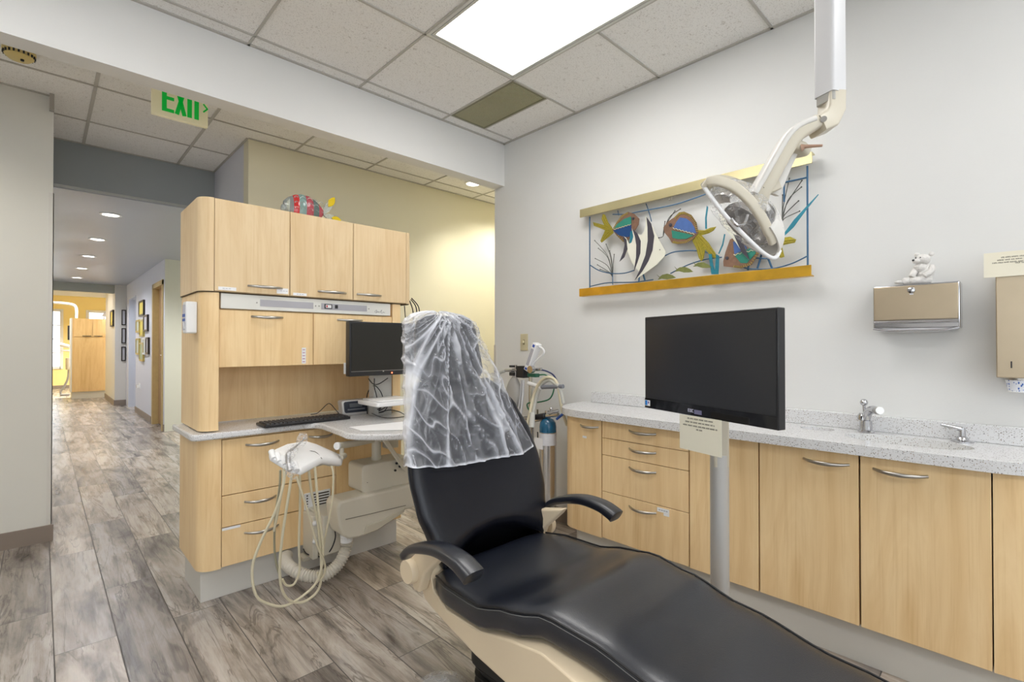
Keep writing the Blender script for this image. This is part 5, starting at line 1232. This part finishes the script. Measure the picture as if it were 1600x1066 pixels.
# fish one
f1 = flat('striped_fish', [(355, 370), (400, 290), (450, 225), (510, 195), (570, 215), (620, 262), (612, 320), (575, 380), (545, 440), (500, 478), (462, 490), (400, 430)], A, 2.525, .003, COPP)
flat('blue_panel', [(365, 378), (540, 320), (540, 385), (520, 440), (470, 440), (420, 425)], A, 2.522, .003, COBALT, f1); flat('green_panel', [(370, 358), (405, 315), (470, 265), (538, 240), (542, 315)], A, 2.522, .003, TEAL, f1)
rod('zigzag_wire', [(370+k*14, 368-k*4.2+(5 if k % 2 else -5)) for k in range(13)], A, 2.520, .0016, CREAMR, f1, 2)
flat('tail_fin', [(350, 345), (315, 300), (285, 225), (262, 215), (250, 265), (275, 325), (165, 295), (175, 330), (285, 375), (238, 480), (250, 497), (320, 440), (368, 400)], A, 2.530, .003, GOLDF, f1)
e_ = at(*A(556, 260), X=2.52); obj('eye', MB().lathe([(.009, 0), (.008, -.003)], (2.524, e_.y, e_.z), 'x', 16).lathe([(.004, -.003), (.003, -.005)], (2.524, e_.y, e_.z), 'x', 12), CHAR, f1)
# fish two
f2 = flat('striped_fish', [(855, 350), (900, 290), (960, 250), (1010, 200), (1060, 192), (1130, 225), (1180, 300), (1197, 400), (1150, 460), (1080, 500), (1000, 512), (940, 500), (910, 450), (868, 400)], A, 2.525, .003, COPP)
flat('blue_panel', [(955, 350), (985, 290), (1020, 250), (1080, 260), (1130, 300), (1160, 350), (1180, 405), (1060, 385)], A, 2.522, .003, PERI, f2); flat('green_panel', [(935, 375), (1050, 400), (1155, 425), (1080, 460), (1000, 462), (945, 450)], A, 2.522, .003, TEAL, f2)
rod('zigzag_wire', [(950+k*16, 355+k*4.4+(6 if k % 2 else -6)) for k in range(14)], A, 2.520, .0016, CREAMR, f2, 2)
flat('tail_fin', [(1190, 372), (1260, 375), (1320, 350), (1372, 340), (1350, 375), (1300, 405), (1230, 425), (1300, 500), (1370, 610), (1385, 660), (1330, 640), (1265, 560), (1250, 650), (1225, 680), (1200, 640), (1180, 560), (1140, 480)], A, 2.530, .003, GOLDF, f2)
e_ = at(*A(922, 323), X=2.52); obj('eye', MB().lathe([(.010, 0), (.009, -.003)], (2.524, e_.y, e_.z), 'x', 16).lathe([(.005, -.003), (.003, -.005)], (2.524, e_.y, e_.z), 'x', 12), CHAR, f2)
# fish three, behind the lamp
f3 = flat('striped_fish', [(888, 740), (900, 690), (925, 620), (960, 600), (1030, 600), (1085, 640), (1090, 690), (1045, 760), (985, 780), (890, 768)], B, 2.525, .003, COPP)
flat('blue_panel', [(942, 632), (1000, 620), (1020, 670), (950, 700)], B, 2.522, .003, PERI, f3); flat('green_panel', [(948, 705), (1010, 680), (1080, 645), (1065, 700), (1020, 750), (985, 750)], B, 2.522, .003, TEAL, f3)
rod('zigzag_wire', [(945+k*12, 706-k*3+(4 if k % 2 else -4)) for k in range(11)], B, 2.520, .0016, CREAMR, f3, 2)
flat('tail_fin', [(1085, 670), (1140, 640), (1200, 612), (1260, 603), (1293, 620), (1285, 637), (1212, 652), (1228, 715), (1205, 722), (1178, 690), (1140, 715), (1095, 700)], B, 2.530, .003, GOLDF, f3)
e_ = at(*B(907, 722), X=2.52); obj('eye', MB().lathe([(.009, 0), (.008, -.003)], (2.524, e_.y, e_.z), 'x', 16), CHAR, f3)
# embossed gold ridges: fringe strokes round each body and veins along each tail
GW = mat('gold_relief', (.60, .50, .10), .3, metal=.6)
def fringe(body, cx, cy, pts, cv, x=2.5215, n=2):
    mb = MB()
    for (x0, y0), (x1, y1) in zip(pts, pts[1:]):
        for k in range(n):
            t = (k+.5)/n; px1, py1 = x0+(x1-x0)*t, y0+(y1-y0)*t
            mb.tube([at(*cv(px1, py1), X=x), at(*cv(px1+(cx-px1)*.14, py1+(cy-py1)*.14), X=x)], .0016, 5)
    obj('fringe_ridges', mb, GW, body)
def veins(body, lines, cv, x=2.527):
    mb = MB()
    for l in lines: mb.tube(smooth([at(*cv(*p), X=x) for p in l], 3), .0015, 5)
    obj('tail_ridges', mb, GW, body)
fringe(f1, 480, 350, [(355, 370), (400, 290), (450, 225), (510, 197)], A, n=5); fringe(f1, 480, 350, [(400, 430), (462, 488), (500, 476)], A, n=4)
veins(f1, [[(345, 345), (300, 300), (268, 225)], [(340, 352), (290, 315), (258, 255)], [(335, 358), (270, 340), (180, 305)], [(335, 366), (270, 360), (185, 325)], [(340, 375), (290, 410), (248, 480)], [(350, 382), (310, 420), (262, 478)]], A)
fringe(f2, 1040, 360, [(960, 250), (1010, 201), (1060, 193), (1130, 226), (1180, 300), (1195, 398)], A, n=5); fringe(f2, 1040, 360, [(1150, 460), (1080, 499), (1000, 511), (940, 499)], A, n=5)
veins(f2, [[(1200, 385), (1280, 380), (1360, 348)], [(1205, 398), (1280, 395), (1345, 368)], [(1195, 420), (1270, 500), (1350, 620)], [(1185, 430), (1260, 520), (1370, 640)], [(1170, 440), (1220, 560), (1240, 650)], [(1158, 455), (1200, 570), (1222, 665)], [(1215, 430), (1300, 520), (1365, 600)]], A)
fringe(f3, 985, 690, [(1085, 640), (1090, 690), (1045, 760), (985, 779), (940, 774)], B, n=5)
veins(f3, [[(1100, 680), (1180, 635), (1285, 618)], [(1110, 690), (1190, 650), (1280, 630)], [(1120, 700), (1190, 675), (1215, 712)]], B)
# angelfish
an = flat('angelfish', [(680, 235), (712, 275), (750, 340), (790, 430), (830, 500), (878, 585), (868, 628), (800, 705), (720, 765), (650, 812), (575, 865), (625, 790), (580, 735), (545, 690), (520, 620), (505, 585), (470, 640), (425, 682), (468, 590), (483, 520), (460, 430), (490, 450), (520, 510), (545, 495), (562, 440), (548, 358), (590, 400), (640, 425), (665, 390), (682, 330)], A, 2.512, .003, IVORY)
flat('dark_stripe', [(690, 245), (735, 310), (765, 430), (748, 570), (705, 680), (645, 780), (575, 865), (622, 770), (680, 620), (702, 480), (700, 350)], A, 2.509, .003, CHAR, an)
flat('dark_stripe', [(550, 358), (600, 405), (632, 480), (628, 600), (600, 690), (567, 775), (588, 640), (590, 520), (575, 430)], A, 2.509, .003, CHAR, an)
flat('dark_stripe', [(460, 428), (492, 465), (502, 560), (472, 640), (425, 682), (462, 590), (476, 520)], A, 2.509, .003, CHAR, an)
e_ = at(*A(820, 566), X=2.51); obj('eye', MB().lathe([(.003, 0), (.0025, -.003)], (2.512, e_.y, e_.z), 'x', 12), CHAR, an)
an2 = flat('angelfish', [(860, 480), (900, 560), (960, 640), (1000, 700), (1033, 735), (1018, 690), (1000, 640), (1020, 600), (1045, 640), (1040, 590), (1000, 540), (930, 470)], B, 2.512, .003, IVORY)
flat('dark_stripe', [(945, 590), (985, 600), (1010, 670), (1035, 735), (990, 690)], B, 2.509, .003, CHAR, an2)
for (x, y, a_) in ((570, 825, 0), (666, 786, .12), (768, 760, .16)):
    o_ = [(-52, -12), (-38, 4), (-20, -10), (8, -16), (36, -8), (56, 6), (34, 12), (6, 16), (-24, 12), (-46, 18), (-36, 6)]
    flat('small_fish', [(x+p*math.cos(a_)-q_*math.sin(a_), y+p*math.sin(a_)+q_*math.cos(a_)) for p, q_ in o_], B, 2.522, .003, OLV)
# corals and ribbons
for root_, tips in (((275, 830), [(175, 625), (195, 668), (178, 725), (238, 645), (258, 682), (283, 702), (190, 760), (205, 785)]), ((1215, 522), [(1255, 280), (1325, 292), (1322, 328), (1306, 405), (1312, 462), (1218, 372)]), ((555, 600), [(650, 450), (620, 460), (565, 520), (530, 610)])):
    mb = MB()
    for tx, ty in tips:
        rx, ry = root_; t_ = .35+.35*random.random()
        mx_, my_ = rx+(tx-rx)*.35*t_*1.4, ry+(ty-ry)*t_
        mb.tube(smooth([at(*B(rx, ry), X=2.55), at(*B(mx_, my_), X=2.55), at(*B(tx, ty), X=2.55)], 5), .0021, 6)
        mb.ball(at(*B(tx, ty), X=2.55), .0038, 8, 6)
    obj('coral_branch', mb, mat('dark_coral_wire', (.10, .10, .09), .4, metal=.5), art)
flat('ribbon_weed', [(797, 430), (804, 440), (796, 500), (798, 560), (788, 560), (787, 500)], B, 2.53, .002, TURQ)
flat('ribbon_weed', [(806, 700), (824, 700), (832, 760), (842, 790), (848, 700), (866, 710), (862, 812), (822, 812)], B, 2.526, .002, TURQ)
flat('ribbon_weed', [(893, 588), (900, 590), (888, 650), (866, 700), (860, 697), (882, 645)], B, 2.53, .002, TURQ)
flat('ribbon_weed', [(1415, 367), (1418, 370), (1345, 460), (1280, 550), (1225, 602), (1216, 598), (1280, 510), (1345, 440)], B, 2.53, .002, TURQ)
flat('ribbon_weed', [(372, 575), (382, 570), (392, 600), (376, 640), (368, 640)], B, 2.52, .002, TURQ)
for pts in ([(440, 800), (455, 850)], [(1040, 700), (1025, 790)], [(1105, 690), (1078, 780)], [(1120, 680), (1160, 780)], [(425, 790), (420, 855)]): rod('weed_stalk', pts, B, 2.55, .005, BLUEM, k=2)

# ------------------------------------------------------------------ operatory lamp
dl = thing('dental_lamp', 'beige jointed dental lamp hanging from a white ceiling pole before the fish sculpture', 'dental lamp', (1.40, .33, CZ))
def L3(u, v, d): return at(u, v, d=d)
pc_ = L3(1297, 150, 1.20); px_, py_, pz_ = pc_.x, pc_.y, pc_.z
def rot2(pts, c, a): return [(c[0]+x*math.cos(a)-y*math.sin(a), c[1]+x*math.sin(a)+y*math.cos(a)) for x, y in pts]
LAMPB = mat('lamp_beige', (.62, .57, .46), .38); LAMPW = mat('lamp_pole_white', (.66, .66, .67), .35)
obj('ceiling_pole', MB().prism(rot2(rrect(-.0235, .0235, -.026, .026, .007), (px_, py_), -YAW+.35), 'z', pz_, CZ-.03), LAMPW, dl)
obj('ceiling_canopy', MB().lathe([(.07, CZ-.03), (.075, CZ-.002)], (px_, py_, 0)), LAMPW, dl)
obj('pole_sleeve', MB().prism(rot2(rrect(-.021, .021, -.023, .023, .007), (px_, py_), -YAW+.35), 'z', pz_-.02, pz_+.01), mat('lamp_grey', (.40, .39, .36), .4), dl)
def boxtube(pts, hw, hh_, n=3.5, N=20, side=None):
    pts = [Vector(p) for p in pts]; rings = []
    for i, p in enumerate(pts):
        t = (pts[min(i+1, len(pts)-1)]-pts[max(i-1, 0)]).normalized(); s_ = (F - t*F.dot(t)).normalized(); q = t.cross(s_)
        a = hw[i] if isinstance(hw, (list, tuple)) else hw; b = hh_[i] if isinstance(hh_, (list, tuple)) else hh_
        rings.append([p+s_*x*a+q*y*b for x, y in sell(0, 0, 1, 1, n, N)])
    return MB().loft(rings)
obj('elbow_joint', boxtube([L3(1300, 148, 1.20), L3(1299, 175, 1.20), L3(1290, 192, 1.195), L3(1274, 199, 1.19)], .026, [.020, .021, .022, .020], 9, 32), LAMPB, dl, ang=50)
obj('elbow_screw', MB().tube([L3(1287, 186, 1.168), L3(1287, 186, 1.160)], .007, 14), STEEL, dl)
am = obj('upper_arm', boxtube(smooth([L3(1273, 193, 1.19), L3(1255, 204, 1.19), L3(1238, 217, 1.19), L3(1222, 243, 1.195), L3(1206, 272, 1.20), L3(1188, 305, 1.21), L3(1180, 318, 1.22)], 3), .024, .0175), LAMPB, dl, ang=50)
obj('arm_top_cover', boxtube(smooth([L3(1268, 190, 1.185), L3(1245, 199, 1.185), L3(1228, 214, 1.185), L3(1212, 240, 1.19), L3(1196, 268, 1.195), L3(1176, 303, 1.205)], 3), .0225, .008), mat('lamp_pale', (.70, .68, .64), .35), dl, ang=50)
obj('yoke_arm', boxtube(smooth([L3(1246, 226, 1.22), L3(1234, 245, 1.225), L3(1222, 272, 1.23), L3(1214, 292, 1.235), L3(1208, 304, 1.24)], 3), .016, .012), mat('lamp_pale', (.70, .68, .64), .35), dl, ang=50)
obj('knuckle', boxtube([L3(1232, 226, 1.20), L3(1246, 232, 1.21), L3(1253, 238, 1.22)], .022, .014), LAMPB, dl, ang=50)
obj('handle_lever', MB().tube([L3(1252, 231, 1.19), L3(1258, 229, 1.185), L3(1285, 227.5, 1.16)], [.010, .0045, .003], 10), mat('copper_lever', (.42, .26, .18), .4), dl)
obj('switch_box', boxtube([L3(1190, 299, 1.225), L3(1212, 290, 1.225)], .02, .014, 8), LAMPB, dl, ang=50)
obj('rocker_switch', MB().tube([L3(1191, 294.5, 1.19), L3(1204, 290.5, 1.19)], .006, 8), BLACKP, dl)
# head: open dish facing down-left, arched near band, deep end shell on the right
PALE = mat('lamp_pale', (.70, .68, .64), .35)
hc_ = L3(1158, 346, 1.235); axd = (-R*.70 - U*.70 - F*.12).normalized(); sx_ = (R*.71-U*.70); sx_ = (sx_-axd*sx_.dot(axd)).normalized(); sy_ = axd.cross(sx_)
def dish(c, ra, rb, depth, N=44, Mr=14, t0=0., t1=1., a0=0., a1=2*PI, thick=.004):
    mb = MB(); full = abs(a1-a0-2*PI) < 1e-6
    def P(t, a, o=0.):
        k = math.sin(t*PI/2)
        return c + sx_*(ra+o)*k*math.cos(a) + sy_*(rb+o)*k*math.sin(a) - axd*((depth+o)*math.cos(t*PI/2))
    ang_ = [a0+(a1-a0)*k/(N if full else N-1) for k in range(N)]; ts = [t0+(t1-t0)*i/Mr for i in range(Mr+1)]
    if full: return mb.loft([[P(t, a) for a in ang_] for t in ts]+[[P(t, a, thick) for a in ang_] for t in ts[::-1]], False, False)
    return mb.loft([[P(t, a) for t in ts]+[P(t, a, thick) for t in ts[::-1]] for a in ang_])
obj('end_shell', dish(hc_, .118, .066, .078, t0=.18, t1=1., a0=-1.15, a1=1.15, N=22), PALE, dl, ang=80)
obj('near_band', boxtube(smooth([L3(1099, 292, 1.20), L3(1107, 284, 1.19), L3(1124, 284, 1.175), L3(1146, 292, 1.168), L3(1170, 312, 1.168), L3(1190, 340, 1.175), L3(1203, 368, 1.19), L3(1207, 380, 1.20)], 4), [.006]*4+[.008]*25, [.006]*4+[.012]*20+[.009]*5), LAMPB, dl, ang=60)
obj('far_band', boxtube(smooth([L3(1101, 290, 1.22), L3(1118, 280, 1.26), L3(1146, 284, 1.285), L3(1172, 298, 1.285), L3(1194, 320, 1.28)], 4), .008, .010), LAMPB, dl, ang=60)
obj('lower_rim', MB().tube(smooth([L3(1099, 290, 1.205), L3(1108, 304, 1.19), L3(1135, 339, 1.18), L3(1172, 377, 1.18), L3(1196, 398, 1.19), L3(1211, 403, 1.21), L3(1218, 392, 1.23)], 5), .0052, 10), WPLAS, dl)
obj('reflector', dish(hc_+sx_*.014, .064, .050, .046, t0=.0, t1=1., thick=.002), mat('reflector_silver', (.62, .60, .58), .34, metal=.85), dl, ang=80)
obj('left_reflector', dish(hc_-sx_*.012, .078, .050, .040, t0=.45, t1=1., a0=PI-.75, a1=PI+.75, N=14, thick=.002), mat('reflector_silver', (.50, .48, .46), .22, metal=.85), dl, ang=80)
bb = MB(); ob(bb, hc_+sx_*.01+axd*.004, .024, .018, .016, sx_, sy_, axd); obj('bulb_holder', bb, mat('grey_bulb_guard', (.34, .32, .30), .4), dl, bevel=.004)
obj('bulb_clips', MB().tube(smooth([L3(1143, 342, 1.17), L3(1152, 352, 1.165), L3(1163, 349, 1.165), L3(1168, 336, 1.17)], 4), .004, 8), CHROME, dl)
obj('neck', boxtube([L3(1190, 306, 1.225), L3(1187, 318, 1.23), hc_-axd*.05+sx_*.012], .018, .016), LAMPB, dl, ang=50)
# film wrapped round the head
rings = []
for i in range(1, 40):
    t = i/40*PI; ring = []
    for k in range(90):
        a = k*2*PI/90; d_ = 1+.10*noise.noise(Vector((math.cos(a)*2.2, math.sin(a)*2.2, t*2)))+.05*ridge(Vector((math.cos(a)*5, math.sin(a)*5, t*4)), 4)
        ring.append(hc_ - sx_*.008 + sx_*.103*math.sin(t)**.8*math.cos(a)*d_ + sy_*.074*math.sin(t)*math.sin(a)*d_ + axd*(-.022-.045*math.cos(t)*d_))
    rings.append(ring)
tag(obj('lamp_cover', MB().loft(rings), FILM2, ang=180), 'crinkled clear plastic wrap around the head of the dental lamp', 'plastic cover')

# ------------------------------------------------------------------ hallway and far room
PG = 'picture frames on the hallway walls'
DKF = mat('dark_frame_wood', (.03, .022, .018), .35); GDF = mat('gold_frame', (.50, .40, .12), .35, metal=.4)
ARTM = [mat('print_yellow', (.75, .62, .15), .6), mat('print_pale', (.62, .64, .55), .6), mat('print_green', (.45, .50, .30), .6), mat('print_grey', (.55, .55, .60), .6)]
def frame(y0, y1, z0, z1, fm, am_, label, x=1.25):
    t = thing('picture_frame', label, 'picture', (x-.01, (y0+y1)/2, z0), PG)
    b = .03; mb = MB().box(x-.03, x-.001, y0, y0+b, z0, z1).box(x-.03, x-.001, y1-b, y1, z0, z1).box(x-.03, x-.001, y0+b, y1-b, z0, z0+b).box(x-.03, x-.001, y0+b, y1-b, z1-b, z1)
    obj('frame_moulding', mb, fm, t, sm=False); obj('print', MB().box(x-.020, x-.002, y0+b, y1-b, z0+b, z1-b), am_, t, sm=False)
fr = [(10.12, 10.66, 1.71, 1.975, DKF, 0, 'dark framed yellow print, topmost on the hallway wall'),
      (9.70, 10.10, 1.44, 1.71, DKF, 3, 'dark framed print at the upper right of the hallway cluster, nearest the door'),
      (10.13, 10.56, 1.36, 1.65, GDF, 0, 'gold frame in the middle of the hallway cluster under the topmost print'),
      (10.60, 11.00, 1.44, 1.66, GDF, 1, 'gold frame at the upper left of the hallway cluster'),
      (9.60, 9.85, 1.07, 1.34, DKF, 3, 'narrow dark frame at the lower right of the hallway cluster'),
      (9.88, 10.20, 1.06, 1.34, mat('white_frame', (.8, .8, .8), .4), 1, 'white frame in the lower part of the hallway cluster'),
      (10.14, 10.56, .945, 1.26, GDF, 2, 'gold frame hanging lowest in the hallway cluster'),
      (10.60, 11.0, 1.05, 1.335, GDF, 1, 'gold frame at the lower left of the hallway cluster')]
for a in fr: frame(a[0], a[1], a[2], a[3], a[4], ARTM[a[5]], a[6])
for z0, z1, l in ((1.62, 1.93, 'top dark frame of the three stacked at the hallway corner'), (1.25, 1.56, 'middle dark frame of the three stacked at the hallway corner'), (.895, 1.185, 'bottom dark frame of the three stacked at the hallway corner')):
    t = thing('picture_frame', l, 'picture', (1.28, 12.6, z0), PG)
    mb = MB().box(1.17, 1.185, 12.57, 12.599, z0, z1).box(1.225, 1.24, 12.57, 12.599, z0, z1).box(1.185, 1.225, 12.57, 12.599, z0, z0+.02).box(1.185, 1.225, 12.57, 12.599, z1-.02, z1)
    obj('frame_moulding', mb, DKF, t, sm=False); obj('print', MB().box(1.185, 1.225, 12.585, 12.598, z0+.02, z1-.02), ARTM[3], t, sm=False)
frame(12.75, 13.25, 1.60, 1.93, DKF, ARTM[0], 'dark frame on the side of the white column at the end of the hall', x=1.07)
oh = thing('hall_outlet', 'white outlet cover low on the hallway wall', 'outlet', (1.245, 10.7, .49))
obj('outlet_plate', MB().box(1.243, 1.2498, 10.62, 10.74, .46, .55), TRIMW, oh, sm=False); obj('plug_adapter', MB().box(1.20, 1.243, 10.63, 10.70, .475, .525), PORC, oh, sm=False)
fcb = thing('storage_cabinet', 'tall maple storage cabinet with two upper doors at the end of the hall', 'cabinet', (.83, 15.0, 0))
obj('cabinet_body', MB().box(.505, 1.165, 14.82, 15.3, .155, 1.82), MAPLED, fcb, sm=False)
obj('plinth', MB().box(.505, 1.155, 14.83, 15.28, 0, .155), TOEK, fcb, sm=False)
obj('edge_panel', MB().box(.478, .505, 14.80, 15.3, .155, 1.825), WPLAS, fcb, sm=False)
obj('lower_panel', MB().box(.507, 1.163, 14.80, 14.82, .158, 1.395), MAPLED, fcb, sm=False)
for a, b in ((.545, .853), (.860, 1.163)):
    d = obj('door', MB().box(a, b, 14.80, 14.82, 1.405, 1.815), MAPLED, fcb, sm=False)
    obj('handle', bow(((.755 if a < .6 else .955), 14.80, 1.425), (1, 0, 0), .15, r=.007), mat('dark_handle', (.12, .1, .07), .4), d)
fdu = thing('delivery_unit', 'white dental instrument stand beside the tall cabinet in the far yellow room', 'dental unit', (.42, 15.9, 0))
def pf(u, v): x, y = 60+u/4.4417, 420+v/4.4417; return at(x, y, Y=15.9)
obj('tray', MB().tube([pf(150, 525), pf(215, 540)], .045, 10, flat=1.0).tube([pf(155, 565), pf(215, 570)], .02, 8), WPLAS, fdu)
obj('stand_column', MB().tube([pf(208, 620), pf(208, 700)], .05, 10), PUTTY, fdu)
obj('stand_leg', MB().tube(smooth([pf(212, 690), pf(205, 760), pf(180, 815), pf(155, 850)], 5), .022, 8), mat('grey_stand', (.30, .30, .30), .4), fdu)
obj('stand_base', MB().tube([Vector((pf(150, 852).x, 15.9, .025)), Vector((pf(215, 845).x, 15.9, .025))], .025, 8).tube([Vector((pf(155, 850).x, 15.9, .025)), pf(155, 850)], .02, 8), mat('grey_stand', (.30, .30, .30), .4), fdu)
obj('side_screen', MB().box(pf(203, 400).x, pf(218, 400).x, 15.88, 15.92, pf(210, 495).z, pf(210, 395).z), BLACKP, fdu, sm=False)
flp = thing('dental_lamp', 'white curved ceiling lamp arm in front of the yellow wall', 'dental lamp', (.4, 16.0, 2.2))
obj('lamp_arm', MB().tube(smooth([at(70, 472, Y=16), at(100, 474, Y=16), at(115, 477, Y=16), at(119, 484, Y=16), at(119, 497, Y=16)], 5), .032, 10), WPLAS, flp)
obj('arm_post', MB().tube([at(70, 472, Y=16), Vector((at(70, 472, Y=16).x, 16, CZ))], .03, 10), WPLAS, flp)
flh = thing('dental_lamp', 'dark dental lamp head showing above the tall cabinet in the far room', 'dental lamp', (1.15, 15.9, 1.9))
obj('lamp_head', MB().loft([[at(u, v, Y=15.9)+Vector((0, o, 0)) for u, v in ((160, 494), (163, 488), (171, 484), (172, 492), (168, 495))] for o in (0, .15)]), mat('dark_lamp', (.08, .07, .06), .4), flh, sm=False)
obj('lamp_rod', MB().tube([at(171, 486, Y=15.95), at(178, 470, Y=15.95), Vector((at(178, 440, Y=15.95).x, 15.95, CZ))], .02, 8), WPLAS, flh)
